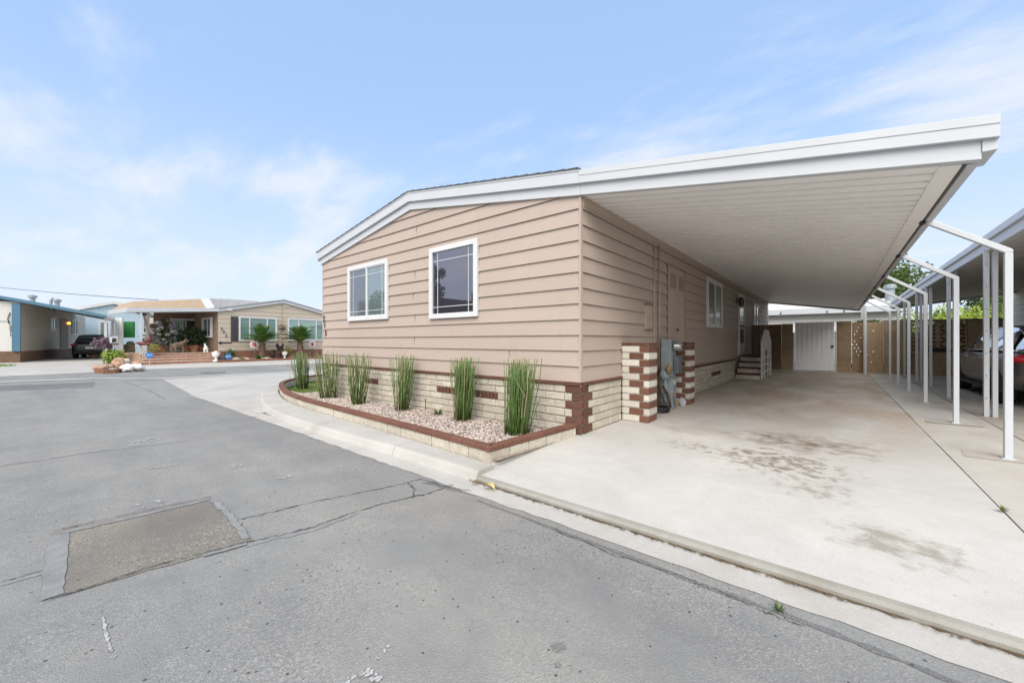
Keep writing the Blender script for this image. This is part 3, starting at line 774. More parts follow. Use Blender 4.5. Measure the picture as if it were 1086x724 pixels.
for i, y in enumerate((1.88, 4.15, 6.7, 9.0, 11.1, 13.26)):
    b = MB(); b.box(3.921, y-.029, -.01, 3.979, y+.029, 2.13)
    b.prism([(3.921, 2.13), (3.979, 2.13), (3.979, 2.16), (3.95, 2.178)], y-.029, y+.029, 'y')
    p = b.build('post', WHITE, cp, bevel=.006)
    b = MB(); b.bar((3.955, y, 2.145), (3.37, y, 2.565), .056, .056); b.build('brace_arm', WHITE, p, bevel=.006)
    b = MB(); b.tube([(3.335, y-.05, 2.565), (3.335, y+.05, 2.565)], .026, 8); b.build('bracket_bolt', BOLT, p)
    b = MB(); b.box(3.90, y-.055, 0, 4.0, y+.055, .012); b.build('base_plate', WHITE, p)
for y in (14.9, 15.45, 16.3, 17.2):
    b = MB(); b.box(3.39, y-.035, -.02, 3.46, y+.035, 2.52); b.build('post', WHITE, cp, bevel=.006)

# ------------------------------------------------------------------ neighbour home and carport on the right
nh = thing('manufactured_home', 'cream lap sided neighbour home at the right edge beyond the parked crossover', 'house', (8.0, 2.0, 0))
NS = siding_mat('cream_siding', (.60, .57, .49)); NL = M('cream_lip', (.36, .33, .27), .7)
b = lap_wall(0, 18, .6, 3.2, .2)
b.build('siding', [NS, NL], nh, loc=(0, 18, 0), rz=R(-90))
b = MB(); b.box(0.02, 0, 0, 7, 18, 3.18); b.build('wall_core', NS, nh)
b = MB(); b.box(-.03, 0, -.1, 0.018, 18, .6); b.build('skirting', BROWN, nh)
b = MB(); b.prism([(-.1, 3.2), (3.5, 3.78), (7.1, 3.2), (7.1, 3.3), (3.5, 3.9), (-.1, 3.3)], -.1, 18.1, 'y'); b.build('roof', SHING, nh)
window(nh, 7, 8.6, 1.6, 2.8, R(-90), 'slider', panes=(GLASSC, GLASSB), loc=(0, 18, 0), grid=False)
nc = thing('carport', 'neighbouring white carport with grey underside over the dark parked crossover', 'carport', (4.5, 3.0, 0))
ZN = lambda x: 2.70+.13*x
NPAN = M('grey_roof_pan', (.50, .485, .47), .6, .05, 2)
b = MB(); y = 0.0; L = 16.6; prof = []
while y < L: prof += [(y, 0), (y+.26, 0), (y+.265, .04), (y+.30, .04)]; y += .305
for (ya, za), (yb, zb) in zip(prof, prof[1:]): b.face([(0, ya, ZN(0)+za), (0, yb, ZN(0)+zb), (3.5, yb, ZN(3.5)+zb), (3.5, ya, ZN(3.5)+za)])
b.face([(0, 0, ZN(0)+.1), (0, L, ZN(0)+.1), (3.5, L, ZN(3.5)+.1), (3.5, 0, ZN(3.5)+.1)])
b.build('roof_pan', NPAN, nc, recalc=False)
b = MB(); b.box(-.06, -.05, 2.66, .02, L, 2.80); b.box(-.10, -.05, 2.80, .02, L, 2.90); b.build('fascia', WHITE, nc, bevel=.005)
b = MB(); b.prism([(.02, 2.68), (3.5, 3.13), (3.5, 3.30), (.02, 2.88)], -.05, -.01, 'y'); b.build('end_fascia', WHITE, nc)
b = MB(); b.prism([(.02, 2.62), (3.5, 3.07), (3.5, 3.22), (.02, 2.78)], L, L+.05, 'y'); b.build('end_fascia', WHITE, nc)
for y in (2.27, 5.0, 7.77, 9.3, 12.0):
    b = MB()
    for dx in (-.045, .045):
        b.box(dx-.028, y-.04, 0, dx+.028, y-.028, 2.70); b.box(dx-.028, y-.028, 0, dx-.020, y+.03, 2.70); b.box(dx+.020, y-.028, 0, dx+.028, y+.03, 2.70)
    p = b.build('post', WHITE, nc)
    for i in range(7):
        b = MB(); b.tube([(-.05, y-.046, .3+i*.36), (-.05, y-.0405, .3+i*.36)], .012, 8); b.build('bolt', STEEL, p)

# ------------------------------------------------------------------ cars
RUB = M('tyre_rubber', (.018, .018, .018), .85, .15); RIM = M('alloy_rim', (.42, .43, .45), .3, .05, metal=.8)
CGL = glass('car_glass', (.015, .018, .02), .22, .8, (.8, .85, .9)); CHR = M('chrome_strip', (.6, .62, .64), .2, .03, metal=.9)
RED = M('red_lens', (.45, .015, .02), .2, .1); LENS = M('clear_lens', (.7, .72, .75), .15, .05); PLATE = M('white_plate', (.75, .75, .78), .5, .03)
BLKP = M('black_plastic', (.022, .022, .024), .6, .1)
def car(label, loc, rz, paint, L=4.8, W=1.86, Hh=1.5, group=None):
    t = thing('parked_car', label, 'car', loc, rz, group)
    k = W/1.9; hh = Hh/1.5
    st = [(-.5, .74, .50, .86), (-.494, .84, .40, .95), (-.475, .90, .33, 1.0), (-.43, .935, .27, 1.03), (-.3, .95, .23, 1.03), (-.1, .95, .22, 1.02), (.1, .95, .22, 1.0), (.24, .945, .23, .98), (.34, .93, .24, .92), (.42, .89, .26, .84), (.47, .82, .30, .75), (.495, .68, .40, .66), (.5, .6, .45, .6)]
    rings = []
    for f, hw, zl, zt in st:
        hw *= k; zl *= hh; zt *= hh; d = zt-zl; y = f*L
        half = [(.72*hw, zl), (.94*hw, zl+.05*d), (.985*hw, zl+.25*d), (hw, zl+.5*d), (.985*hw, zl+.70*d), (.955*hw, zl+.86*d), (.90*hw, zl+.96*d), (.74*hw, zt), (.3*hw, zt+.015)]
        rings.append([(x, y, z) for x, z in half]+[(-x, y, z) for x, z in reversed(half)])
    b = MB(); b.loft(rings); b.build('body', paint, t, smooth=True, subd=1)
    gs = [(-.462, .72, .66, 1.0, 1.02), (-.40, .80, .63, 1.01, 1.28), (-.33, .84, .62, 1.01, 1.43), (-.2, .86, .63, 1.01, 1.495), (-.02, .86, .64, 1.0, 1.50), (.08, .85, .64, .99, 1.46), (.14, .84, .64, .985, 1.37), (.29, .80, .70, .965, .985)]
    gs = [(f*L, a*k, c*k, zb*hh, zt*hh) for f, a, c, zb, zt in gs]
    gb = MB(); rb = MB()
    for (y0, a0, c0, zb0, zt0), (y1, a1, c1, zb1, zt1) in zip(gs, gs[1:]):
        for s in (-1, 1): gb.face([(s*a0, y0, zb0), (s*a1, y1, zb1), (s*c1, y1, zt1), (s*c0, y0, zt0)])
    for i in (0, 1, 5, 6):
        (y0, a0, c0, zb0, zt0), (y1, a1, c1, zb1, zt1) = gs[i], gs[i+1]
        gb.face([(-c0, y0, zt0), (c0, y0, zt0), (c1, y1, zt1), (-c1, y1, zt1)])
    rr = []
    for (y0, a0, c0, zb0, zt0) in gs[2:6]:
        rr.append([(-c0-.02, y0, zt0-.03), (-c0*.9, y0, zt0+.015), (0, y0, zt0+.035), (c0*.9, y0, zt0+.015), (c0+.02, y0, zt0-.03), (0, y0, zt0-.02)])
    gl_ = gb.build('window_glass', CGL, t)
    rb.loft(rr); ro = rb.build('roof', paint, t, smooth=True, bevel=.01)
    def pil(f):
        q = MB(); f(q); q.build('pillar', paint, t, smooth=True)
    for s in (-1, 1):
        for path in ([0, 1, 2], [5, 6, 7]):
            pil(lambda q: q.tube([(s*(gs[i][2]+.012), gs[i][0], gs[i][4]) for i in path], .038, 6))
        pil(lambda q: q.bar((s*(.845*k), -.03*L, 1.0*hh), (s*(.65*k), -.03*L, 1.48*hh), .012, .08, up=(0, 1, 0)))
        pil(lambda q: q.bar((s*(.845*k), -.24*L, 1.0*hh), (s*(.64*k), -.22*L, 1.46*hh), .012, .12, up=(0, 1, 0)))
        pil(lambda q: q.bar((s*.835*k, -.36*L, 1.02*hh), (s*.655*k, -.33*L, 1.40*hh), .014, .22, up=(0, 1, 0)))
    b = MB()
    for s in (-1, 1): b.tube([(s*(g[1]+.012), g[0], g[3]+.015) for g in gs[1:]], .012, 6)
    b.build('window_trim', CHR, t)
    for s in (-1, 1):
        b = MB(); b.blob((s*(1.02*k), .20*L, 1.03*hh), (.11, .07, .075), 1, .1, 10, 8); b.bar((s*.86*k, .20*L, .99*hh), (s*.98*k, .20*L, 1.02*hh), .05, .03); b.build('wing_mirror', paint, t, smooth=True)
        b = MB(); b.blob((s*.78*k, -.478*L, .88*hh), (.17, .075, .085), 2, .08, 10, 8); b.build('tail_light', RED, t, smooth=True)
        b = MB(); b.blob((s*.68*k, .468*L, .68*hh), (.19, .07, .07), 3, .08, 10, 8); b.build('headlight', LENS, t, smooth=True)
        for f in (-.13, .10):
            b = MB(); b.bar((s*.948*k, (f-.025)*L, .86*hh), (s*.948*k, (f+.02)*L, .86*hh), .03, .028); b.build('door_handle', CHR, t, bevel=.006)
        for f in (-.305, .285):
            wl = MB(); x = s*.83*k; r = .345
            ring = [(.22, -.0), (.30, .0), (r-.02, .012), (r, .04), (r, .18), (r-.02, .21), (.2, .215)]
            prof2 = [(a, q-.1) for a, q in ring]
            wl.lathe(prof2, (0, 0, 0), 24); wo = wl.build('wheel', RUB, t, loc=(x, f*L, r), smooth=True); wo.rotation_euler = (0, R(90), 0)
            b = MB(); b.lathe([(.225, -.112), (.215, -.118), (.20, -.09), (.05, -.07), (.04, -.11), (.01, -.112)] if s < 0 else [(.225, .132), (.215, .138), (.20, .11), (.05, .09), (.04, .13), (.01, .132)], (0, 0, 0), 24)
            for q in range(5):
                a = q*2*math.pi/5; zz_ = -.105 if s < 0 else .125
                b.bar((.03*math.cos(a), .03*math.sin(a), zz_), (.215*math.cos(a), .215*math.sin(a), zz_), .045, .02, up=(0, 0, 1))
            b.build('rim', RIM, wo)
            b = MB()
            pts = [(r*1.12*math.cos(q*math.pi/14), r*1.12*math.sin(q*math.pi/14)) for q in range(15)]
            b.prism([(f*L+p[0], r+p[1]) for p in pts]+[(f*L-r*1.12, .25), (f*L+r*1.12, .25)], s*.80*k, s*.951*k, 'x'); b.build('wheel_arch', BLKP, t)
    b = MB(); b.prism([(-.26, .62*hh), (.26, .62*hh), (.26, .75*hh), (-.26, .75*hh)], -.503*L, -.497*L, 'y'); b.build('licence_plate', PLATE, t)
    b = MB(); b.box(-.80*k, -.502*L, .36*hh, .80*k, -.46*L, .48*hh); b.box(-.60*k, .46*L, .34*hh, .60*k, .502*L, .5*hh); b.build('bumper', BLKP, t, bevel=.02)
    b = MB()
    for s in (-1, 1): b.box(s*.86*k, -.24*L, .225*hh, s*.955*k, .22*L, .30*hh)
    b.build('sill', BLKP, t, bevel=.015)
    return t
GREYP = M('charcoal_metallic_paint', (.15, .145, .14), .22, .05, metal=.55, spec=.6); BLKPAINT = M('black_car_paint', (.012, .013, .015), .25, .1, spec=.6)
car('charcoal crossover parked under the neighbouring white carport behind the posts', (5.95, 9.15, 0), 0, GREYP, 5.3, 1.92, 1.52)

# ------------------------------------------------------------------ brick pillars, meter, steps
def pillar(label, y0, y1, xw, seed, n=11):
    t = thing('brick_pillar', label, 'pillar', (0, y0, 0), 0, 'brick pillars flanking the electric meter')
    h = .1045; d = y1-y0; b = MB(); b.box(.03, .008, 0, xw-.008, d-.008, n*h, 2)
    for i in range(n):
        za, zb = i*h+.007, (i+1)*h-.008
        j = lambda: rnd.uniform(-.004, .004)
        if i % 2 == 0:
            b.box(.02, j(), za, xw*.66, d, zb, 0); b.box(xw*.66+.01, -.002+j(), za, xw+j(), d, zb, 1)
        else:
            b.box(.02, j(), za, xw*.30, d, zb, 0); b.box(xw*.30+.01, -.003+j(), za, xw*.80, d*.6, zb, 1); b.box(xw*.80+.01, .004, za, xw+j(), d, zb, 0)
    b.build('brickwork', [CREAMW, BROWNG, MORTAR], t, bevel=.006)
    b = MB()
    for a, c in ((.02, xw*.33), (xw*.33+.006, xw*.72), (xw*.72+.006, xw+.004)): b.box(a, -.006, n*h, c, d+.004, n*h+.045)
    b.build('cap_course', BROWN, t, bevel=.006)
pillar('cream and brown brick pillar nearest the street, in front of the electric meter', 1.25, 1.60, .44, 1)
pillar('cream and brown brick pillar behind the electric meter, farther from the street', 3.42, 3.78, .42, 2)
mt = thing('electric_meter', 'grey electric meter pedestal between the two brick pillars', 'meter', (.12, 2.75, 0))
b = MB(); b.box(-.02, .02, .55, .16, .32, 1.25); b.build('meter_box', STEEL, mt, bevel=.01)
b = MB(); b.box(.0, -.03, .0, .20, .20, .56); b.build('pedestal', STEEL, mt, bevel=.01)
b = MB(); b.box(.165, .14, .62, .25, .36, .95); b.build('breaker_box', STEELD, mt, bevel=.01)
b = MB(); b.lathe([(.095, 0), (.095, .03), (.085, .05), (.085, .11), (.06, .14), (.01, .15)], (0, 0, 0), 16)
k = b.build('glass_meter', glass('meter_glass', (.12, .13, .13), .25, .8, (.9, .9, .9)), mt, loc=(.17, .17, 1.12), smooth=True); k.rotation_euler = (0, R(90), 0)
b = MB(); b.tube([(-.075, .1, .7), (-.075, .1, 3.0)], .016, 8); b.build('conduit', SIDTRIM, mt, smooth=True)
b = MB(); b.box(.202, .02, .44, .22, .10, .52); b.build('door_latch', M('pale_green_tag', (.35, .45, .38), .6), mt)
b = MB(); b.tube([(.1, -.14, .0), (.12, -.15, .35), (.1, -.1, .55), (.05, -.02, .62)], .03, 8); b.blob((.1, -.13, .62), (.09, .09, .10), 5, .2); b.build('regulator', M('dull_blue_grey', (.20, .24, .27), .6, .2), mt, smooth=True)
b = MB(); b.tube([(.03, -.3, .0), (.06, -.28, .35), (.1, -.22, .42), (.16, -.18, .30), (.2, -.12, .05)], .022, 8); b.build('gas_pipe', M('rusty_pipe', (.10, .06, .04), .8, .3, 20), mt, smooth=True)
b = MB(); b.blob((.28, -.02, .12), (.02, .03, .05), 6, .3); b.tube([(.25, -.05, .3), (.26, -.03, .1)], .012, 6); b.build('yellow_valve', M('yellow_valve_paint', (.26, .19, .08), .6, .2), mt, smooth=True)
b = MB(); b.blob((0, 0, 0), (.05, .06, .09), 8, .5, 14, 10, freq=3); o = b.build('rag', M('tan_cloth', (.22, .16, .09), .95, .2, 20, .5, 50), loc=(.30, 2.58, .72), smooth=True)
tag(o, 'tan rag draped over the pipes by the grey electric meter', 'cloth')
b = MB()
for i in range(4):
    q = [(.16*math.cos(a*.4+i)+rnd.uniform(-.02, .02), .16*math.sin(a*.4+i), .02+.022*i) for a in range(17)]; b.tube(q, .013, 6)
b.tube([(.16, 0, .08), (.05, .05, .25), (-.06, .05, .5)], .013, 6)
o = b.build('garden_hose', M('black_hose', (.02, .02, .02), .5, .1), loc=(.22, 2.3, 0), smooth=True); tag(o, 'coiled black hose on the concrete beside the electric meter', 'hose')
b = MB(); b.blob((0, 0, 0), (.065, .025, .10), 3, .12, 16, 10); o = b.build('paver_stone', M('pale_stone', (.40, .385, .41), .8, .1, 10), loc=(.33, 3.27, .07), smooth=True); o.rotation_euler = (R(-38), R(-22), R(20)); tag(o, 'pale oval stone leaning on the far brick pillar', 'stone')

st = thing('entry_steps', 'brown and cream brick steps up to the side entry door', 'steps', (0, 10.0, 0))
for i in range(4):
    y0, za, zb = i*.29, i*.18, (i+1)*.18
    b = MB(); yb = 1.16 if i < 3 else 2.6
    for k in range(3): b.box(.05+k*.225, y0+.02, za, .05+(k+1)*.225-.008, yb, zb-.055, 0)
    b.box(.05, y0+.03, za, .72, yb-.01, zb-.06, 1)
    s = b.build('step', [CREAM, MORTARD], st, bevel=.005)
    b = MB()
    for k in range(6): b.box(.045+k*.114, y0-.01, zb-.052, .045+(k+1)*.114-.005, yb if i == 3 else y0+.29, zb)
    b.build('brick_tread', BROWN, s, bevel=.005)
rl = thing('stair_screen', 'white peaked board screen with an arched gap beside the brick steps', 'screen', (.76, 10.15, 0))
WSCR = M('white_screen_board', (.62, .60, .57), .6, .06, 6)
prof = [(0, 0), (.14, 0), (.14, .42), (.38, .82), (.55, .92), (1.65, .92), (1.85, .82), (2.1, .42), (2.1, 0), (2.28, 0), (2.28, 1.2), (1.55, 1.60), (.72, 1.60), (0, 1.2)]
# two boarded halves (left leg, top, right leg) as convex pieces
b = MB()
for poly in ([(0, 0), (.14, 0), (.14, .42), (0, .42)], [(0, .42), (.14, .42), (.38, .82), (.38, 1.411), (0, 1.2)], [(.38, .82), (.55, .92), (1.65, .92), (1.85, .82), (1.9, 1.408), (1.55, 1.6), (.72, 1.6), (.38, 1.411)],
             [(1.85, .82), (2.1, .42), (2.28, .42), (2.28, 1.2), (1.9, 1.408)], [(2.1, 0), (2.28, 0), (2.28, .42), (2.1, .42)]):
    b.prism(poly, -.02, .02, 'x')
b.build('panel', WSCR, rl)
b = MB()
for y in (.62, 1.45): b.box(-.02, y, 0, .015, y+.13, .925)
b.build('upright', WSCR, rl)
b = MB()
for z in (.18, .42, .66): b.box(-.015, .141, z, .01, 2.1, z+.06)
b.build('rail', WSCR, rl)

# ------------------------------------------------------------------ back walls and gate
TAN = block_mat('tan_wall_block', (.42, .31, .20), (.30, .21, .125), .5)
DBR = M('dark_brown_board', (.16, .11, .07), .8, .2, 8, .2, 30, stretch=(6, 6, .6))
YW = 15.7
def blockwall(b, x0, x1, y0, y1, z0, z1, L=.4, h=.2):
    b.box(x0+.004, y0+.006, z0, x1-.004, y1-.006, z1-.003, 1)
    z = z0; k = 0
    while z < z1-.02:
        x = x0-(L/2 if k % 2 else 0)
        while x < x1:
            a, c = max(x, x0), min(x+L, x1)
            if c-a > .03: b.box(a+.004, y0+rnd.uniform(-.002, .002), z+.004, c-.004, y1, min(z+h, z1)-.004, 0)
            x += L
        z += h; k += 1
def voxelwall(b, x0, z0, cw, ch, rows, y0, y1, m=0):
    nr, nc = len(rows), len(rows[0])
    S = lambda i, j: 0 <= i < nr and 0 <= j < nc and rows[i][j] == '#'
    for i in range(nr):
        for j in range(nc):
            if not S(i, j): continue
            xa, xb, za, zb = x0+j*cw, x0+(j+1)*cw, z0+i*ch, z0+(i+1)*ch
            b.face([(xa, y0, za), (xb, y0, za), (xb, y0, zb), (xa, y0, zb)], m); b.face([(xa, y1, za), (xa, y1, zb), (xb, y1, zb), (xb, y1, za)], m)
            if not S(i-1, j): b.face([(xa, y0, za), (xa, y1, za), (xb, y1, za), (xb, y0, za)], m)
            if not S(i+1, j): b.face([(xa, y0, zb), (xb, y0, zb), (xb, y1, zb), (xa, y1, zb)], m)
            if not S(i, j-1): b.face([(xa, y0, za), (xa, y0, zb), (xa, y1, zb), (xa, y1, za)], m)
            if not S(i, j+1): b.face([(xb, y0, za), (xb, y1, za), (xb, y1, zb), (xb, y0, zb)], m)
bf = thing('wooden_screen', 'dark brown board screen standing against the home past the steps', 'screen', (.03, 13.35, 0))
b = MB()
for i in range(4): b.box(i*.16, -.02, 0, i*.16+.15, .02, 1.84)
b.build('board', DBR, bf, bevel=.004)
b = MB(); b.box(0, .021, .3, .64, .06, .4); b.box(0, .021, 1.5, .64, .06, 1.6); b.build('rail', DBR, bf)
b = MB(); b.box(.35, YW+.02, 0, .78, YW+.16, 1.93); o = b.build('brown_wall', DBR, bevel=.01); tag(o, 'narrow dark brown wall panel between the board screen and tan block wall', 'wall')
bw = thing('block_wall', 'short tan block wall to the left of the white gate', 'wall', (.79, YW, 0))
b = MB(); blockwall(b, 0, .40, 0, .16, 0, 1.95); b.build('blockwork', [TAN, MORTARD], bw, bevel=.004)
gt = thing('gate', 'white vertical board gate at the back of the carport', 'gate', (1.24, YW, 0))
WG = M('white_gate_board', (.84, .86, .88), .55, .05, 5, .1, 30, stretch=(8, 8, .5))
b = MB()
for i in range(8): b.box(.03+i*.158, -.012-(i % 2)*.002, .03, .03+(i+1)*.158-.003, .02, 1.98)
b.build('board', WG, gt, bevel=.004)
b = MB(); b.box(-.05, -.03, 0, .02, .04, 1.58); b.box(1.30, -.03, 0, 1.36, .04, 1.60); b.build('gate_post', WHITE2, gt, bevel=.004)
b = MB(); b.box(1.20, -.05, .95, 1.28, -.02, 1.05); b.build('latch', STEELD, gt)
bw = thing('block_wall', 'tan block wall pier between the white gate and the pierced block panel', 'wall', (2.60, YW, 0))
b = MB(); blockwall(b, 0, .46, -.02, .16, 0, 1.99); b.build('blockwork', [TAN, MORTARD], bw, bevel=.004)
pierced = thing('pierced_wall', 'tan pierced block panel with small holes behind the last white posts', 'wall', (3.07, YW, 0))
b = MB(); rows = []
r = random.Random(12)
for i in range(44):
    row = ''
    for j in range(30):
        row += '.' if (i >= 9 and i % 3 == 0 and j % 4 == (i//3) % 2*2 and r.random() < (.45 if j < 13 else .12)) else '#'
    rows.append(row)
voxelwall(b, 0, 0, .03, .044, rows, 0, .10); b.build('pierced_blockwork', TAN, pierced, recalc=False)
bw = thing('block_wall', 'tan block pier between the two pierced block panels', 'wall', (3.98, YW, 0))
b = MB(); blockwall(b, 0, .68, -.05, .16, 0, 2.0); b.build('blockwork', [TAN, MORTARD], bw, bevel=.004)
dw = thing('breeze_block_wall', 'tan decorative breeze block wall with bow shaped openings on a solid base', 'wall', (4.67, YW, 0))
unit = ['##########', '##.####.##', '#...##...#', '###....###', '##########', '###....###', '#...##...#', '##.####.##']
rows = [''.join([u]*4) for k in range(4) for u in unit]
b = MB(); voxelwall(b, 0, .82, .0345, .0345, rows, 0, .12); b.build('pierced_blockwork', TAN, dw, recalc=False)
b = MB(); blockwall(b, 0, 2.2, .01, .15, 0, .78); b.build('base_wall', [TAN, MORTARD], dw, bevel=.004)
b = MB(); b.box(0, -.04, .78, 1.6, .15, .82); b.build('ledge', M('pale_ledge', (.42, .34, .25), .8), dw)
b = MB(); blockwall(b, 1.39, 2.2, 0, .15, .82, 1.93); b.build('pier', [TAN, MORTARD], dw, bevel=.004)
b = MB(); b.box(-.02, -.03, 1.925, 2.2, .16, 1.98); b.build('top_beam', M('weathered_beam', (.17, .13, .10), .9, .2, 8), dw)
b = MB(); b.box(0, 0, 0, .95, .25, .11); b.box(.05, .03, .11, .9, .22, .16); o = b.build('planter_box', BLKP, loc=(4.9, YW-.30, .80), bevel=.01); tag(o, 'long black trough on the ledge of the breeze block wall', 'trough')
b = MB(); b.box(.1, .0, 0, .2, .12, .8); b.box(.75, 0, 0, .85, .12, .8); o.location.z = .82; o.location.y = YW-.06
shrub_later = True
# white home behind the wall
wh = thing('manufactured_home', 'white home with low roof seen over the tan back wall', 'house', (-4, 23, 0))
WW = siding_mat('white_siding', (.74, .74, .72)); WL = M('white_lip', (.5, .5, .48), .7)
b = lap_wall(0, 9.1, .3, 2.75, .22); b.build('siding', [WW, WL], wh)
b = MB(); b.box(0, .02, 0, 9.1, 9, 2.74); b.build('wall_core', WW, wh)
b = MB(); b.prism([(-.4, 2.7), (9.4, 2.7), (9.4, 2.98), (-.4, 2.98)], -.55, -.5, 'y'); b.build('fascia', WHITE, wh)
b = MB(); b.mesh([(-.4, -.56, 2.98), (9.4, -.56, 2.98), (9.4, 4.6, 3.75), (-.4, 4.6, 3.75), (9.4, 9.6, 2.98), (-.4, 9.6, 2.98)], [(0, 1, 2, 3), (3, 2, 4, 5)]); b.build('roof', M('pale_roof_membrane', (.60, .59, .57), .8, .08, 3), wh)
b = MB()
for x in (4.15, 6.2, 6.9): b.box(x, -.58, 2.62, x+.06, -.5, 2.86)
b.build('bracket', STEELD, wh)
b = MB(); b.tube([(8.9, 2.5, 3.3), (8.9, 2.5, 4.1)], .2, 12); b.lathe([(.28, 4.1), (.28, 4.25), (.2, 4.34)], (8.9, 2.5, 0), 12); b.build('roof_vent', STEEL, wh, smooth=False)

# ------------------------------------------------------------------ planter
wallblk = thing('planter_edging', 'low cream block planter edging with brown brick cap curving round the gravel bed', 'planter')
P2 = [(-.10, -1.64), (-1.5, -1.56), (-3.0, -1.49), (-4.5, -1.42), (-5.45, -1.34), (-6.35, -1.20), (-7.25, -.96), (-8.2, -.64), (-9.0, -.20), (-9.65, .44), (-10.15, 1.27), (-10.4, 2.4), (-10.45, 4.5)]
pl = smoothline(P2, 8)
def resample(pl, step):
    out = [pl[0].copy()]; acc = 0
    for a, c in zip(pl, pl[1:]):
        L = (c-a).length; d = c-a; t = step-acc
        while t <= L: out.append(a+d*(t/L)); t += step
        acc = L-(t-step)
    return out
def course(b, pts, wd, z0, z1, gap, m=0, off=0.0, jit=0.0):
    for p, q in zip(pts, pts[1:]):
        d = (q-p).normalized(); n = Vector((d.y, -d.x))   # inward (towards the house)
        if n.y < 0 and abs(d.x) > .3: n = -n
        p2, q2 = p+d*gap/2, q-d*gap/2; o = n*(off+rnd.uniform(0, jit))
        a, c, e, f = p2+o, q2+o, q2+n*wd+o, p2+n*wd+o
        b.mesh([(a.x, a.y, z0), (c.x, c.y, z0), (e.x, e.y, z0), (f.x, f.y, z0), (a.x, a.y, z1), (c.x, c.y, z1), (e.x, e.y, z1), (f.x, f.y, z1)], [(0, 3, 2, 1), (4, 5, 6, 7), (0, 1, 5, 4), (1, 2, 6, 5), (2, 3, 7, 6), (3, 0, 4, 7)], m)
side = [Vector((-.10+.11*t, -1.64+1.52*t)) for t in (0, .2, .4, .6, .8, 1)]
b = MB(); fr = resample(pl, .33); course(b, fr, .11, -.02, .108, .010, 0, .008, .006)
pos = side; 
for p, q in zip(side, side[1:]):
    d = (q-p).normalized(); n = Vector((-d.y, d.x)); p2, q2 = p+d*.006, q-d*.006; a, c, e, f = p2, q2, q2+n*.11, p2+n*.11
    if p is side[0]: a = p-d*.0+Vector((0, .0)); f = p2+n*.10+d*.11; 
    b.mesh([(v.x, v.y, z) for z in (-.02, .108) for v in (a, c, e, f)], [(0, 3, 2, 1), (4, 5, 6, 7), (0, 1, 5, 4), (1, 2, 6, 5), (2, 3, 7, 6), (3, 0, 4, 7)])
b.build('block_course', CREAM, wallblk, bevel=.006)
b = MB(); course(b, resample(pl, .212), .115, .112, .16, .006, 0, -.008, .003)
side2 = [Vector((-.10+.11*t, -1.66+1.54*t)) for t in (0, .14, .28, .42, .56, .70, .84, 1)]
for p, q in zip(side2[0:], side2[1:]):
    d = (q-p).normalized(); n = Vector((-d.y, d.x)); p2, q2 = p+d*.003-n*.01, q-d*.003-n*.01; a, c, e, f = p2, q2, q2+n*.115, p2+n*.115
    if p is side2[0]: f = f+d*.12
    b.mesh([(v.x, v.y, z) for z in (.112, .16) for v in (a, c, e, f)], [(0, 3, 2, 1), (4, 5, 6, 7), (0, 1, 5, 4), (1, 2, 6, 5), (2, 3, 7, 6), (3, 0, 4, 7)])
b.box(-.137, -1.652, .1125, -.093, -1.53, .1625)
b.build('brick_cap', BROWNG, wallblk, bevel=.006)
# bed surface and gravel
def bedz(x, y): return max(-.09, .015+.012*x) + .035*max(0, -y-.1)/1.4
def inbed(x, y):
    # between the edging and the house front / beyond its left end
    for a, c in zip(pl, pl[1:]):
        if c.x <= x <= a.x:
            t = (a.x-x)/max(1e-6, a.x-c.x); yy = a.y+(c.y-a.y)*t+.10
            return y > yy and (y < -.04 or x < -7.25)
    return False
b = MB(); n = 60
for i in range(n):
    xa, xb = -.02-10.3*i/n, -.02-10.3*(i+1)/n
    def yl(x):
        for a, c in zip(pl, pl[1:]):
            if c.x <= x <= a.x: t = (a.x-x)/max(1e-6, a.x-c.x); return a.y+(c.y-a.y)*t+.05
        return -1.6
    ya, yb = yl(xa), yl(xb); ta, tb = (0.0 if xa > -7.2 else 5), (0.0 if xb > -7.2 else 5)
    b.face([(xa, ya, bedz(xa, ya)-.02), (xb, yb, bedz(xb, yb)-.02), (xb, tb, bedz(xb, 0)-.02), (xa, ta, bedz(xa, 0)-.02)])
structure('planting_bed', b, M('bed_soil', (.30, .25, .21), .95, .2, 20, .6, 50), recalc=False)
def gm():
    m, nt, bb = nodes('pink_gravel'); v = coords(nt); g = N(nt, 'ShaderNodeNewGeometry')
    cr = N(nt, 'ShaderNodeValToRGB'); nt.links.new(g.outputs['Random Per Island'], cr.inputs[0])
    e = cr.color_ramp.elements; e[0].position = 0; e[0].color = (.16, .12, .11, 1); e[1].position = 1; e[1].color = (.62, .56, .52, 1)
    for p, c in ((.15, (.34, .26, .23)), (.4, (.50, .41, .365)), (.6, (.38, .35, .335)), (.8, (.58, .50, .44))):
        x = cr.color_ramp.elements.new(p); x.color = (*c, 1)
    col = mixc(nt, ramp(nt, noise(nt, v, 60, 3), .3, .7), mixc(nt, 1, cr.outputs[0], (.8, .8, .8), 'MULTIPLY'), cr.outputs[0])
    nt.links.new(col, bb.inputs['Base Color']); bb.inputs['Roughness'].default_value = .85; return m
b = MB(); r = random.Random(21); ico = []
ph = (1+5**.5)/2
IV = [Vector(v).normalized() for v in ((-1, ph, 0), (1, ph, 0), (-1, -ph, 0), (1, -ph, 0), (0, -1, ph), (0, 1, ph), (0, -1, -ph), (0, 1, -ph), (ph, 0, -1), (ph, 0, 1), (-ph, 0, -1), (-ph, 0, 1))]
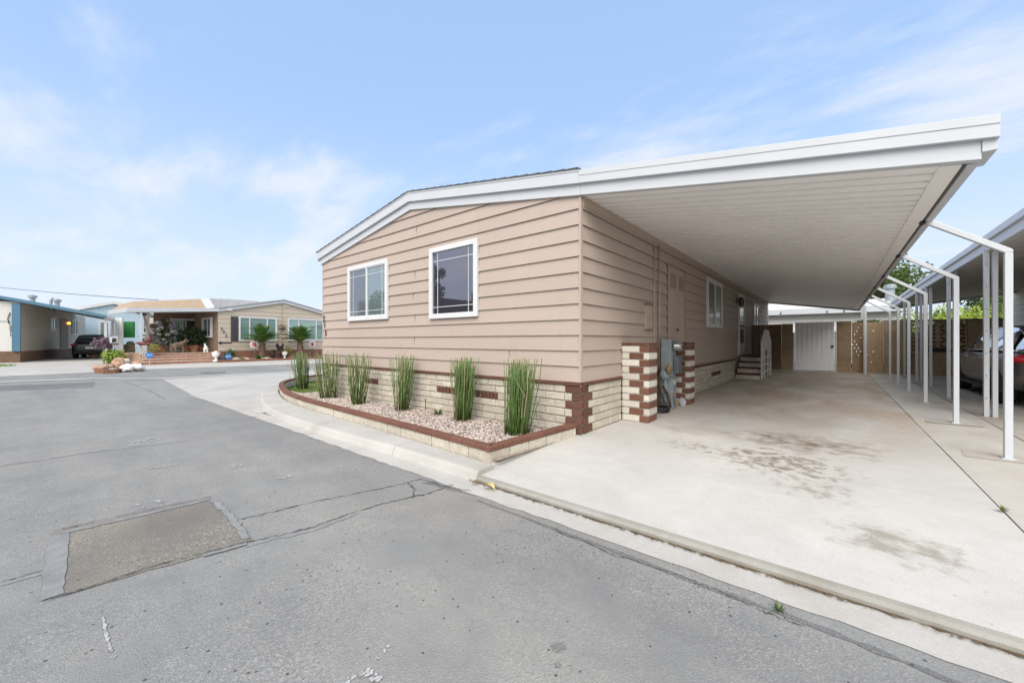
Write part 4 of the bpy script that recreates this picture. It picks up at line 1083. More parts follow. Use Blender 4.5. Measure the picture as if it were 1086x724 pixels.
IF = [(0, 11, 5), (0, 5, 1), (0, 1, 7), (0, 7, 10), (0, 10, 11), (1, 5, 9), (5, 11, 4), (11, 10, 2), (10, 7, 6), (7, 1, 8), (3, 9, 4), (3, 4, 2), (3, 2, 6), (3, 6, 8), (3, 8, 9), (4, 9, 5), (2, 4, 11), (6, 2, 10), (8, 6, 7), (9, 8, 1)]
cnt = 0
def ingrass(x, y): return x < -7.6 and y > -.35+(-7.6-x)*.05 or x < -8.9
while cnt < 11000:
    x = -.02-r.random()**1.25*9.0; y = r.uniform(-1.62, .3)
    if not inbed(x, y) or ingrass(x, y): continue
    s = r.uniform(.011, .024)*(1+(.25 if x < -4 else 0)); a = r.uniform(0, 6.28); ca, sa = math.cos(a), math.sin(a)
    sx, sy, sz = s*r.uniform(.8, 1.3), s*r.uniform(.7, 1), s*r.uniform(.5, .8); z = bedz(x, y)-.012+r.uniform(0, .014)
    vs_ = []
    for v in IV:
        k = r.uniform(.8, 1.15); px, py = v.x*sx*k, v.y*sy*k; vs_.append((x+px*ca-py*sa, y+px*sa+py*ca, z+v.z*sz*k))
    b.mesh(vs_, IF); cnt += 1
tag(b.build('gravel', gm(), kind='stuff', recalc=False), 'pinkish grey gravel filling the planter bed in front of the home', 'gravel', kind='stuff')
b = MB(); r = random.Random(22); cnt = 0
while cnt < 9000:
    x = r.uniform(-10.4, -7.5); y = r.uniform(-.7, 3.2)
    if not inbed(x, y) or not ingrass(x, y): continue
    z = bedz(x, y)-.02; hgt = r.uniform(.05, .12); a = r.uniform(0, 6.28); wd = .007; l = r.uniform(0, .04)
    dx, dy = math.cos(a)*wd, math.sin(a)*wd
    b.face([(x-dx, y-dy, z), (x+dx, y+dy, z), (x+dy*l/wd, y-dx*l/wd, z+hgt)]); cnt += 1
GRASS = leafmat('lawn_grass', (.16, .27, .06), .3, 2, .35)
tag(b.build('grass', GRASS, kind='stuff', recalc=False), 'small patch of bright green lawn at the far end of the planter', 'grass', kind='stuff')

# horsetail clumps
HT = leafmat('horsetail_green', (.085, .155, .045), .35, 9, .1); HTB = M('dry_stem', (.33, .26, .16), .8, .2, 10)
def clump(label, x, y, hgt, n, rb, rt, seed):
    t = thing('horsetail_plant', label, 'plant', (x, y, bedz(x, y)-.02), 0, 'horsetail clumps in the gravel bed')
    r = random.Random(seed); b = MB(); d = MB(); tx, ty = r.gauss(0, .03), r.gauss(0, .03)
    for i in range(n):
        a = r.uniform(0, 6.28); q = math.sqrt(r.random()); lean = r.gauss(0, .03)
        x0, y0 = rb*q*math.cos(a), rb*q*math.sin(a); x1, y1 = tx+rt*q*math.cos(a)+r.gauss(0, .04), ty+rt*q*math.sin(a)+r.gauss(0, .04)
        hh = hgt*(r.uniform(.84, 1.0) if r.random() < .76 else r.uniform(.4, .95))
        bow = r.gauss(0, .022); rad = r.uniform(.0038, .0062)
        path = [(x0, y0, 0), (x0+(x1-x0)*.35+bow, y0+(y1-y0)*.35-bow, hh*.35), (x0+(x1-x0)*.7+bow, y0+(y1-y0)*.7, hh*.7), (x1, y1, hh)]
        if r.random() < .06:   # bent over or snapped stems
            k_ = r.uniform(.35, .75); m_ = Vector(path[0]).lerp(Vector(path[3]), k_); an = r.uniform(0, 6.28); path = [path[0], tuple(m_*.5), tuple(m_), (m_.x+.16*math.cos(an), m_.y+.16*math.sin(an), m_.z+r.uniform(-.12, .10))]
        if r.random() < .15: d.tube(path, rad*.8, 4, 0, False)
        else:
            b.tube(path, [rad*1.1, rad, rad, rad*.75], 5, 0, True)
            d.tube([path[3], (x1, y1, hh+.018)], [rad*.7, rad*.3], 4, 0, False)
    for i in range(26):
        a = r.uniform(0, 6.28); q = rb*r.uniform(.6, 1.9); an = r.uniform(0, 6.28); x_, y_ = q*math.cos(a), q*math.sin(a); d.tube([(x_, y_, .035), (x_+.07*math.cos(an), y_+.07*math.sin(an), .045)], .003, 4, 0, False)
    for i in range(r.randint(2, 5)):
        a = r.uniform(0, 6.28); d.tube([(0, 0, hgt*.6), (.06*math.cos(a), .06*math.sin(a), hgt*1.0), (.16*math.cos(a), .16*math.sin(a), hgt*r.uniform(1.12, 1.3))], [.003, .0022, .001], 4, 0, False)
    b.build('stem', HT, t, smooth=True, recalc=False); d.build('dry_stem', HTB, t, recalc=False)
clump('dense dark green horsetail clump nearest the driveway, tallest of the row', -.62, -.55, 1.0, 150, .165, .20, 1)
clump('horsetail clump with one long dry stalk, second from the driveway', -1.88, -.33, 1.0, 135, .13, .19, 2)
clump('spreading horsetail clump below the dark picture window, third from the driveway', -3.42, -.36, 1.02, 90, .11, .22, 3)
clump('ragged thin horsetail clump below the sliding window, fourth from the driveway', -4.72, -.46, 1.04, 85, .12, .25, 4)
clump('loose open horsetail clump by the front left corner of the tan home', -6.15, -.36, 1.06, 85, .17, .30, 5)
clump('horsetail clump standing on the lawn patch, farthest from the driveway', -8.35, -.02, 1.04, 105, .15, .21, 6)
WEED = leafmat('weed_green', (.11, .17, .05), .3, 10)
def weed(label, x, y, s, seed):
    r = random.Random(seed); b = MB()
    for i in range(26):
        a = r.uniform(0, 6.28); l = s*r.uniform(.4, 1); e = r.uniform(.2, 1.2); w_ = s*.1
        tip = Vector((l*math.cos(a)*math.cos(e), l*math.sin(a)*math.cos(e), l*math.sin(e)+.01)); mid = tip*.5; sx = Vector((-math.sin(a), math.cos(a), 0))*w_
        b.face([(0, 0, 0), tuple(mid+sx), tuple(tip), tuple(mid-sx)])
    tag(b.build('weed', WEED, loc=(x, y, bedz(x, y)-.005 if y > -1.6 and x < 0 else (ZS+.004 if x < 3 else .003)), recalc=False), label, 'weed')
weed('small green weed sprouting in the gravel left of the second clump', -2.55, -.25, .16, 1)
x, y = g2(826, 649); weed('tiny green weed at the edge of the asphalt by the gutter', x, y, .045, 2)
x, y, _ = G(1063, 543); weed('small grass tuft in the pavement joint right of the driveway', x, y, .05, 3)
b = MB(); b.tube([(0, 0, 0), (0, 0, .26)], .008, 6); b.tube([(-.03, 0, .26), (.03, 0, .26)], .010, 6); o = b.build('sprinkler_riser', BLACK, loc=(-2.0, -.22, bedz(-2, -.2)-.02)); tag(o, 'thin dark sprinkler riser standing in the gravel between two clumps', 'sprinkler')
b = MB(); b.tube([(0, 0, 0), (0, 0, .22)], .007, 6); b.blob((0, 0, .22), .014, 1, .1, 6, 5); o = b.build('sprinkler_riser', BLACK, loc=(-3.05, -.12, bedz(-3, -.2)-.02)); tag(o, 'dark sprinkler riser against the cream skirting, middle of the bed', 'sprinkler')
LEAF = M('dry_leaf', (.50, .38, .17), .8, .2, 20); LEAF2 = M('brown_leaf', (.14, .08, .04), .8, .2, 20)
def leaf(label, px, py, s, a, mat, z=-.088):
    x, y, _ = G(px, py, z); b = MB(); N_ = 8
    for i in range(N_):
        t0, t1 = i/N_, (i+1)/N_; w0, w1 = s*.28*math.sin(math.pi*t0**.8), s*.28*math.sin(math.pi*t1**.8); c0, c1 = .25*s*math.sin(3*t0), .25*s*math.sin(3*t1)
        for sg in (-1, 1): b.face([(s*t0, 0, c0), (s*t1, 0, c1), (s*t1, sg*w1, c1+w1*.5), (s*t0, sg*w0, c0+w0*.5)])
    o = b.build('fallen_leaf', mat, loc=(x, y, z+.003), rz=a, recalc=False); tag(o, label, 'leaf')
leaf('curled yellow dry leaf in the gutter below the planter corner', 513, 517, .13, .1, LEAF)
leaf('small dark brown leaf at the end of the kerb beside the yellow leaf', 500, 513, .07, .6, LEAF2)

# ------------------------------------------------------------------ houses across the street
HD = R(95.8); uX, uY = math.cos(HD), math.sin(HD); nX, nY = -uY, uX     # local x along the front, local y into the depth
class Frame:
    def __init__(s, o, hd=HD): s.o = o; s.hd = hd; s.u = (math.cos(hd), math.sin(hd)); s.n = (-s.u[1], s.u[0])
    def at(s, px, py, y=0.0):
        uX, uY = s.u; nX, nY = s.n
        a, b_, c = ray(px, py); ox, oy = s.o[0]+nX*y, s.o[1]+nY*y
        # solve C + t*(a,b) = O + q*u
        det = a*(-uY)-b_*(-uX); dx, dy = ox-CX, oy-CY
        t = (dx*(-uY)-dy*(-uX))/det; q = (a*dy-b_*dx)/det
        return q, H+t*c
    def w(s, x, y, z=0):
        uX, uY = s.u; nX, nY = s.n; return (s.o[0]+uX*x+nX*y, s.o[1]+uY*x+nY*y, z)
def loc2(T, px, py, y=0): return T.at(px, py, y)
# --- the beige home with the palms
T = Frame(D(237, 361.5, 24.0))
th = thing('manufactured_home', 'beige home across the street with gable front, covered brick porch and sago palms', 'house', (T.o[0], T.o[1], 0), HD)
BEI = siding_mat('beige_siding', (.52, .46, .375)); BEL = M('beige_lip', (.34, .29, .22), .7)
xl = T.at(231, 340)[0]; xr = 8.6; xp = T.at(300, 320)[0]; zp = T.at(300, 321)[1]; ze = T.at(237, 330)[1]-.02
sl = (zp-ze)/(xp-xl)
b = lap_wall(xl, 2*xp-xl, .62, zp+.1, .28, .02, top=[lambda x, z: zp+sl*(x-xp)-z, lambda x, z: zp-sl*(x-xp)-z]); b.build('front_siding', [BEI, BEL], th)
b = MB(); b.prism([(xl+.01, 0), (2*xp-xl, 0), (2*xp-xl, ze), (xp, zp-.02), (xl+.01, ze)], .01, 14, 'y'); b.build('wall_core', BEI, th)
b = MB(); b.box(xp-.08, -.03, .62, xp-.05, 0, zp-.05); b.build('seam_strip', BEL, th)
RBR = block_mat('red_brick', (.33, .16, .105), (.20, .12, .09), .5)
b = MB()
for k in range(6):
    z0 = .1*k; x = xl-(.1 if k % 2 else 0)
    while x < 2*xp-xl: b.box(max(x, xl)+.005, -.045, z0+.005, min(x+.2, 2*xp-xl)-.005, 0, z0+.095); x += .2
b.box(xl, -.035, -.1, 2*xp-xl, 0, .6, 1); b.build('brick_skirting', [RBR, MORTARD], th)
gx0 = T.at(138, 329)[0]; gz0 = T.at(138, 329)[1]
g = [(gx0, gz0-.02), (xl, ze), (xp, zp), (2*xp-xl+.3, ze-.05)]
b = MB(); band(b, g[1:], -.02, .15, -.14, -.04); f = b.build('fascia', WHITE, th)
b = MB()
for (xa, za), (xb, zb) in zip(g[1:], g[2:]): b.prism([(xa, za+.15), (xb, zb+.15), (xb, zb+.22), (xa, za+.22)], -.18, 14.2, 'y')
b.build('roof', M('grey_shingle', (.30, .30, .31), .9, .2, 8, .4, 30), th)
b = MB(); b.prism([T.at(222, 327, 1.2), T.at(222, 316.3, 1.2), T.at(245, 317.2, 1.2), T.at(275, 319.5, 1.2), T.at(275, 322, 1.2)], 1.2, 9, 'y'); b.build('roof', M('pale_grey_roof', (.46, .46, .47), .8, .12, 5, .3, 30), th)
b = MB(); vx = T.at(304, 325)[0]; b.box(vx-.25, -.05, T.at(304, 326)[1], vx+.25, 0, T.at(304, 321.5)[1]); b.build('gable_vent', BEI, th)
lx = T.at(243, 327)[0]; lz = T.at(243, 327)[1]; b = MB(); b.box(lx-.15, -.16, lz-.14, lx+.12, -.03, lz+.02); b.build('flood_light', WHITE2, th)
def fwin(T, par, x0, x1, y0, y1, kind, panes, fw=.09, **k):
    a, za = T.at(x0, y1); c, zb = T.at(x1, y0)
    zt = T.at(x0, y0)[1]
    return window(par, a, c, za, zt, 0, kind, fw, panes, grid=False, **k)
fwin(T, th, 253, 293.5, 335.5, 361.6, 'triple', (GLASSG, GLASSG, GLASSG)); fwin(T, th, 305, 345, 337.3, 361.4, 'triple', (GLASSG, GLASSG, GLASSG))
for cx_ in (273, 324):
    x0_, z0_ = T.at(cx_, 361); b = MB()
for pxa, pxb in ((244.6, 252.2),):
    x0_, z1_ = T.at(pxa, 335.4); x1_ = T.at(pxb, 340)[0]; z0_ = T.at(pxa, 362)[1]
    b = MB(); b.box(x0_, -.06, z0_, x1_, -.015, z1_)
    for i in range(14): zz_ = z0_+.08+(z1_-z0_-.16)*i/14; b.box(x0_+.06, -.07, zz_, x1_-.06, -.055, zz_+.05)
    b.build('shutter', M('charcoal_shutter', (.055, .055, .065), .6, .1), th)
for ch, px, py in (('2', 234.9, 349.0), ('7', 237.1, 352.3), ('3', 239.4, 356.0)):
    x0_, z0_ = T.at(px, py); text(ch, .26, (x0_, -.04, z0_), BLACK, th, 'house_number')
x0_, z0_ = T.at(236.5, 363.5); b = MB(); b.box(x0_-.25, -.04, z0_-.03, x0_+.45, -.015, z0_+.03); b.blob((x0_-.15, -.04, z0_), (.08, .03, .08), 1, .2); b.build('name_plaque', BLACK, th)
x0_, z0_ = T.at(299, 347.5); b = MB()
for q in range(16):
    a = q*math.pi/8; rr_ = .42 if q % 2 else .30; b.tube([(x0_+.06*math.cos(a), -.05, z0_+.06*math.sin(a)), (x0_+rr_*math.cos(a), -.05, z0_+rr_*math.sin(a))], [.018, .006], 5)
b.blob((x0_, -.06, z0_), (.13, .04, .13), 2, .1); o = b.build('sunburst_ornament', M('dull_brass', (.20, .15, .09), .5, .1, metal=.5), loc=(0, 0, 0)); o.location = (T.o[0], T.o[1], 0); o.rotation_euler = (0, 0, HD); tag(o, 'brass sunburst ornament on the beige wall between the two wide windows', 'wall ornament')
# porch: recess, roof, posts, steps
PD = 3.6
b = MB(); b.prism([(gx0, gz0+.02), (xl+.1, ze+.03), (xl+.1, ze+.08), (gx0, gz0+.07)], -.1, PD, 'y'); pr = b.build('porch_roof', PAN, th)
b = MB(); b.prism([(gx0-.1, gz0-.1), (xl, ze-.02), (xl, ze+.17), (gx0-.1, gz0+.12)], -.16, -.08, 'y'); b.prism([(-.16, gz0-.1), (PD, gz0-.1), (PD, gz0+.12), (-.16, gz0+.12)], gx0-.16, gx0-.1, 'x'); b.build('porch_fascia', WHITE, pr)
mx0 = T.at(139, 326)[0]; mxa, mza = T.at(146, 319.6); mxb, mzb = T.at(219, 317); mzl = T.at(222, 326)[1]
b = MB(); b.mesh([(gx0-.05, -.12, gz0+.13), (T.at(218, 326)[0], -.12, ze+.13), (T.at(217.5, 317)[0], .7, mzb+.04), (mxa, .7, mza+.04), (gx0-.05, PD, gz0+.13), (mxa, PD-.5, mza+.04), (T.at(217.5, 317)[0], PD-.5, mzb+.04)], [(0, 1, 2, 3), (4, 0, 3, 5), (3, 2, 6, 5)])
b.build('mansard', M('tan_shingle', (.36, .275, .19), .9, .12, 6, .5, 25), pr)
b = MB(); q0 = T.at(218, 326)[0]; b.mesh([(q0, -.125, ze+.13), (q0+.42, -.125, ze+.2), (q0+.42, .7, mzb+.1), (q0-.02, .7, mzb+.06)], [(0, 1, 2, 3)]); b.build('mansard_trim', WHITE, pr)
BRW = M('brown_porch_wall', (.24, .17, .12), .8, .15, 5)
b = MB(); b.box(T.at(163, 360, PD)[0], PD, .4, xl, PD+.1, 3.2); pw = b.build('porch_back_wall', BRW, th)
b = MB(); b.box(xl-.045, .0, .6, xl-.01, PD, ze+.02); b.build('porch_side_wall', BRW, th)
a0, zb0 = T.at(180, 372, PD); a1, zt0 = T.at(213, 338, PD)
window(th, a0, a1, .55, T.at(197, 338, PD)[1], 0, 'slider', .1, (GLASSG, GLASSC), loc=(0, PD-.02, 0), grid=False)
# side bay window seen obliquely
b = MB(); zt1, zb1 = T.at(223, 334)[1], T.at(223, 357)[1]
wn = window(th, .9, 2.3, zb1-.05, zt1-.1, R(-90), 'slider', .1, (GLASSC, GLASSC), loc=(xl-.04, 2.9, 0), grid=False, dep=.10)
b = MB()
bx0, bx1 = T.at(150, 383, -1.2)[0], T.at(231, 383, -.2)[0]
for i, (yy, zz0) in enumerate(((-1.5, .02), (-1.1, .15), (-.7, .28), (-.3, .41))):
    x = bx0+.12*i
    b.box(bx0+.05*i+.01, yy+.02, -.1, bx1-.04, PD, zz0+.10, 1)
    while x < bx1-.05:
        b.box(x, yy, zz0-.02, min(x+.2, bx1-.05)-.01, yy+.12, zz0+.11, 0); b.box(x, yy-.01, zz0+.11, min(x+.2, bx1-.05)-.01, yy+.42, zz0+.138, 2); x += .205
b.box(bx0+.2, .1, .5, bx1-.03, PD, .54, 1)
ps = b.build('porch_steps', [block_mat('terracotta_brick', (.40, .20, .13), (.5, .36, .28), .5), M('terracotta_base', (.36, .24, .17), .9), M('pale_tread', (.52, .42, .36), .9, .2, 9)], th)
for px, py, yy in ((149.3, 382, -.05), (157, 381, 1.2)):
    x0_, z0_ = T.at(px, py, yy); b = MB(); b.box(x0_-.05, yy-.05, -.05, x0_+.05, yy+.05, gz0+.15); b.build('porch_post', WHITE, th)
rg = thing('porch_railing', 'white iron railing at the left end of the beige porch', 'railing', T.w(T.at(149.3, 382)[0], 0, 0), HD)
b = MB()
for i in range(7): b.bar((.0, -.9+.3*i, 0), (0, -.9+.3*i, .95), .03, .03)
b.build('baluster', WHITE, rg)
b = MB(); b.bar((0, -1, .95), (0, 1, .95), .05, .05); b.bar((0, -1, .2), (0, 1, .2), .04, .04); b.build('rail', WHITE, rg)

# planter bed at the foot of the beige home
fb = thing('brick_planter', 'low red brick bed edging along the foot of the beige home', 'planter', (T.o[0], T.o[1], 0), HD)
b = MB(); xa, xb = T.at(230, 384, -2)[0], 9.0; k = 0; x = xa
while x < xb:
    b.box(x, -2.1, -.12, x+.2-.008, -1.98, .08); b.box(x, -2.11, .085, x+.2-.008, -1.95, .13); x += .2
b.build('brickwork', RBR, fb)
b = MB(); b.face([(xa, -1.95, .05), (xb, -1.95, .05), (xb, 0, .15), (xa, 0, .15)]); b.face([(xa, -1.95, .05), (xa, 0, .15), (xa, 0, -.1), (xa, -1.95, -.1)]); b.build('soil', M('red_lava_soil', (.27, .14, .10), .95, .35, 18, .7, 40), fb)

PALM = leafmat('palm_green', (.075, .15, .035), .3, 4, .2); TRUNK = M('palm_trunk', (.17, .115, .075), .95, .35, 30, .9, 40)
def sago(label, px, py, y, h, rr, seed):
    x, _ = T.at(px, py, y); t = thing('sago_palm', label, 'palm', T.w(x, y, .06), 0, 'sago palms in front of the beige home')
    r = random.Random(seed); b = MB(); b.lathe([(.17, 0), (.18, .15), (.15, h*.5), (.16, h*.8), (.15, h), (.1, h+.1)], n=12); 
    for i in range(90): a = r.uniform(0, 6.28); z = r.uniform(.1, h); b.bar((.14*math.cos(a), .14*math.sin(a), z), (.20*math.cos(a), .20*math.sin(a), z+.05), .05, .035)
    b.build('trunk', TRUNK, t); b = MB()
    for i in range(46):
        a = r.uniform(0, 6.28); e = r.uniform(.35, 1.5); L = rr*r.uniform(.85, 1.1); d = Vector((math.cos(a), math.sin(a), 0)); pts = []
        for s in range(9):
            q = s/8; ang = e-.6*q*q
            if not pts: pts.append(Vector((0, 0, h+.05)))
            else: pts.append(pts[-1]+(d*math.cos(ang)+Vector((0, 0, math.sin(ang))))*L/8)
        sd_ = Vector((-math.sin(a), math.cos(a), 0))
        for s in range(8):
            for k in range(3):
                p = pts[s].lerp(pts[s+1], k/3); wl = L*.30*math.sin(math.pi*(.12+.85*(s+k/3)/8))+.01; fw = (pts[s+1]-pts[s]).normalized()
                for sg in (-1, 1):
                    tip = p+sd_*sg*wl*.8+fw*wl*.55+Vector((0, 0, .25*wl)); b.face([tuple(p-fw*.03), tuple(tip), tuple(p+fw*.03)])
    b.build('crown', PALM, t, recalc=False)
sago('sago palm in front of the left wide window of the beige home', 278, 381, -1.2, 1.0, 1.22, 1)
sago('sago palm in front of the right wide window of the beige home', 318.5, 379, -1.2, 1.05, 1.22, 2)
def spiky(name, label, cat, loc, n, L, wd, mat, seed, e0=.3, e1=1.4, group=None):
    r = random.Random(seed); b = MB()
    for i in range(n):
        a = r.uniform(0, 6.28); e = r.uniform(e0, e1); l = L*r.uniform(.7, 1); d = Vector((math.cos(a)*math.cos(e), math.sin(a)*math.cos(e), math.sin(e))); s = Vector((-math.sin(a), math.cos(a), 0))*wd
        m_ = d*l*.5; t_ = d*l-Vector((0, 0, .12*l)); b.face([tuple(-s*.6), tuple(s*.6), tuple(m_+s)]); b.face([tuple(-s*.6), tuple(m_+s), tuple(m_-s)]); b.face([tuple(m_-s), tuple(m_+s), tuple(t_)])
    o = b.build(name, mat, loc=loc, recalc=False); return tag(o, label, cat, group)
AGV = leafmat('agave_green', (.065, .105, .055), .3, 5, .05)
def tw(px, y, z=.1, py=380): return T.w(T.at(px, py, y)[0], y, z)
spiky('agave_plant', 'dark spiky agave left of the sago palms by the beige home', 'plant', tw(245, -1.2), 40, .95, .06, AGV, 3)
spiky('agave_plant', 'low dark green rosette at the foot of the left sago palm', 'plant', tw(275.5, -1.55, .08), 44, .6, .05, PALM, 4, .1, .9)
spiky('yucca_plant', 'yellow green spiky plant between the two sago palms', 'plant', tw(304, -1.3), 34, 1.1, .04, leafmat('yucca_green', (.22, .24, .07), .3, 4), 5, .7, 1.5)
STONE = M('pale_boulder', (.47, .40, .33), .9, .2, 6, .5, 20); WST = M('white_stone', (.70, .68, .66), .85, .08, 6, .3, 20); PUR = M('dark_stone', (.10, .08, .085), .8, .3, 8, .5, 20); RST = M('rust_stone', (.42, .27, .18), .9, .3, 7, .5, 20)
def rock(label, loc, r, mat, seed, rz=0):
    r = tuple(q*.62 for q in r); b = MB(); b.blob((0, 0, r[2]*.75), r, seed, .45, 12, 8, freq=1.6); o = b.build('rock', mat, loc=loc, rz=rz, smooth=False); tag(o, label, 'rock')
rock('pale rounded boulder at the foot of the left sago palm', tw(282, -1.75, .05), (.5, .3, .16), STONE, 3, HD)
rock('flat tan boulder right of the blue security sign', tw(250, -1.6, .05), (.38, .3, .18), STONE, 4, HD)
rock('small tan boulder beside the yellow plant left of the palm', tw(260, -1.65, .05), (.35, .25, .17), STONE, 5, HD)
rock('round dark stone just left of the blue security sign by the agave', tw(235.5, -1.6, .05), (.32, .3, .3), PUR, 6, HD)
rock('round dark stone just right of the blue security sign by the agave', tw(246.5, -1.45, .05), (.28, .3, .27), PUR, 7, HD)
weedm = leafmat('yellow_green_leaf', (.22, .25, .06), .3, 6)
spiky('succulent_plant', 'small yellow green succulent between tan boulders', 'plant', tw(257.5, -1.7, .08), 30, .3, .03, weedm, 8, .3, 1.4)
BLUE = M('sign_blue', (.03, .20, .52), .4, .04); SIGNW = M('sign_white', (.8, .82, .85), .4, .02)
def sign(label, loc, zc, r, post):
    t = thing('security_sign', label, 'sign', loc, HD, 'blue octagonal security signs')
    b = MB(); b.prism([(r*math.cos(R(22.5+45*i)), zc+r*math.sin(R(22.5+45*i))) for i in range(8)], -.015, .015, 'y'); b.build('sign_face', BLUE, t)
    b = MB(); b.bar((0, .025, 0), (0, .025, zc), .03, .015); b.build('stake', WHITE, t)
    text('ADT', r*.78, (0, -.018, zc), SIGNW, t, 'sign_text', .002)
sign('blue octagonal security sign among the stones by the agave', tw(242, -1.8, .02), .30, .17, 1)
sign('blue octagonal security sign on a stake in front of the porch railing', T.w(T.at(153.2, 384, -.9)[0], -1.7, .0), .50, .16, 1)
URN = M('white_urn', (.75, .74, .73), .7, .05)
def urn(label, loc, s):
    t = thing('garden_urn', label, 'urn', loc)
    b = MB(); b.lathe([(.16*s, 0), (.16*s, .05*s), (.06*s, .12*s), (.05*s, .22*s), (.15*s, .32*s), (.20*s, .46*s), (.18*s, .5*s), (.23*s, .55*s), (.2*s, .56*s), (.05*s, .48*s)], n=14); b.build('bowl', URN, t, smooth=True)
    b = MB(); b.blob((0, 0, .56*s), (.13*s, .13*s, .09*s), 3, .5, 8, 6); b.build('planting', M('urn_flowers', (.5, .42, .40), .9, .4, 20), t)
urn('large white garden urn at the left end of the red brick bed', tw(229, -1.7, .05), .95)
urn('small white garden urn between the sago palms', tw(302, -1.6, .05), .80)
FLW = M('white_petal', (.72, .66, .64), .8, .1, 20); FLR = M('red_bloom', (.45, .05, .05), .7, .2)
def pinwheel(label, px, seed):
    t = thing('flower_stake', label, 'garden ornament', tw(px, -1.0, .1), HD, 'white and red flower stakes')
    b = MB(); b.tube([(0, 0, 0), (0, 0, .75)], .015, 6); b.build('stake', STEELD, t); b = MB()
    for i in range(8): a = i*.785; b.blob((.19*math.cos(a), 0, .9+.19*math.sin(a)), (.10, .04, .10), i, .1, 8, 5)
    b.build('petal', FLW, t, smooth=True); b = MB(); b.blob((0, -.05, .88), (.08, .05, .12), 2, .1, 8, 5); b.build('flower_centre', FLR, t, smooth=True)
pinwheel('white and red flower stake left of the left sago palm', 270, 1); pinwheel('white and red flower stake right of the right sago palm', 331, 2)
FIG = M('dark_bronze', (.05, .04, .035), .6, .3)
def statue(label, loc, pts, mat, name='animal_statue', cat='statue', rz=0):
    b = MB()
    for p, r in pts: b.blob(p, r, len(b.v), .18, 10, 7)
    o = b.build(name, mat, loc=loc, rz=rz, smooth=True); tag(o, label, cat)
statue('small dark bird figure in the bed right of the left sago palm', tw(289, -1.2, .08), [((0, 0, .28), (.17, .12, .2)), ((.08, 0, .52), (.08, .08, .09)), ((-.1, 0, .08), (.05, .05, .12)), ((.1, 0, .08), (.05, .05, .12)), ((.2, 0, .52), (.07, .025, .025)), ((-.2, 0, .34), (.12, .04, .05))], FIG, 'bird_statue', rz=HD)
statue('dark rooster figure on a stand left of the yellow green spiky plant', tw(297.5, -.9, .1), [((0, 0, .62), (.2, .12, .17)), ((.14, 0, .82), (.08, .07, .1)), ((-.2, 0, .8), (.1, .04, .17)), ((0, 0, .25), (.05, .05, .28)), ((0, 0, .03), (.16, .16, .05)), ((.15, 0, .93), (.05, .02, .05))], FIG, 'bird_statue', rz=HD)
# porch contents
pz = .54
BRS = M('brown_statue', (.15, .10, .07), .8, .3, 9, .4, 30)
def beast(label, loc, s, mat, rz):
    t = thing('animal_statue', label, 'statue', loc, rz)
    rings = []
    for x, z, r_ in ((-.62, .50, .05), (-.55, .52, .20), (-.35, .58, .25), (-.1, .58, .22), (.15, .62, .23), (.32, .70, .19), (.48, .82, .13), (.58, .9, .12), (.70, .92, .12), (.80, .90, .08), (.92, .92, .055), (.96, .92, .02)):
        rings.append([(x*s, r_*.72*s*math.cos(a*.628), z*s+r_*s*math.sin(a*.628)) for a in range(10)])
    b = MB(); b.loft(rings)
    for x, y_ in ((.22, .12), (.22, -.12), (-.42, .13), (-.42, -.13)):
        b.tube([(x*s, y_*s, .55*s), ((x+(.03 if x > 0 else -.06))*s, y_*s, .28*s), (x*s, y_*s, .05*s), ((x+.08)*s, y_*s, .0)], [.12*s, .075*s, .06*s, .07*s], 8)
    b.tube([(-.6*s, 0, .55*s), (-.75*s, 0, .45*s), (-.8*s, 0, .25*s)], [.05*s, .04*s, .02*s], 6)
    b.build('body', mat, t, smooth=True, subd=1)
    b = MB()
    for y_ in (-.09, .09): b.blob((.62*s, y_*s, 1.02*s), (.04*s, .03*s, .07*s), 2, .1, 8, 6)
    b.build('ear', mat, t, smooth=True); t.scale = (.72, 1, 1.0)
beast('brown four legged animal statue at the top of the brick porch steps', T.w(T.at(190, 374, -.1)[0], -.1, .52), .78, BRS, HD+.3)
beast('small white animal statue at the right end of the brick porch', T.w(T.at(218, 372, .2)[0],   .2, .54), .5, URN, HD+1.4)
DKL = leafmat('dark_pot_plant', (.03, .055, .025), .4, 5, .1); POT = M('terracotta_pot', (.42, .20, .11), .8, .15)
def potplant(label, loc, s, seed, mat=DKL, pot=POT):
    t = thing('potted_plant', label, 'potted plant', loc); r = random.Random(seed)
    b = MB(); b.lathe([(.14*s, 0), (.2*s, .3*s), (.22*s, .3*s), (.22*s, .36*s), (.17*s, .36*s)], n=12); b.build('pot', pot, t); b = MB()
    for i in range(130):
        a = r.uniform(0, 6.28); e = r.uniform(.1, 1.5); l = s*r.uniform(.3, .9); p = Vector((math.cos(a)*math.cos(e), math.sin(a)*math.cos(e), math.sin(e)))*l+Vector((0, 0, .4*s)); d = Vector((r.gauss(0, 1), r.gauss(0, 1), r.gauss(0, 1))).normalized()*.13*s; q = d.cross(Vector((r.gauss(0, 1), r.gauss(0, 1), 1))).normalized()*.06*s
        b.face([tuple(p-d), tuple(p+q), tuple(p+d), tuple(p-q)])
    b.build('foliage', mat, t, recalc=False)
def pw_(px, y, z=.54): return T.w(T.at(px, 372, y)[0], y, z)
potplant('bushy dark potted plant in front of the right glass door of the porch', pw_(206, 1.4), 1.15, 1)
potplant('dark potted plant at the right side wall of the porch', pw_(213, 1.8), 1.0, 2)
potplant('tall dark potted plant at the centre of the porch glass doors', pw_(200, 2.2), 1.2, 3)
potplant('dark potted plant behind the porch railing on the left', pw_(172, 1.6), 1.1, 4)
potplant('grey leaved potted plant at the left porch corner', pw_(165, .8), 1.0, 5, leafmat('grey_leaf', (.16, .17, .16), .5, 8))
b = MB(); r = random.Random(3)
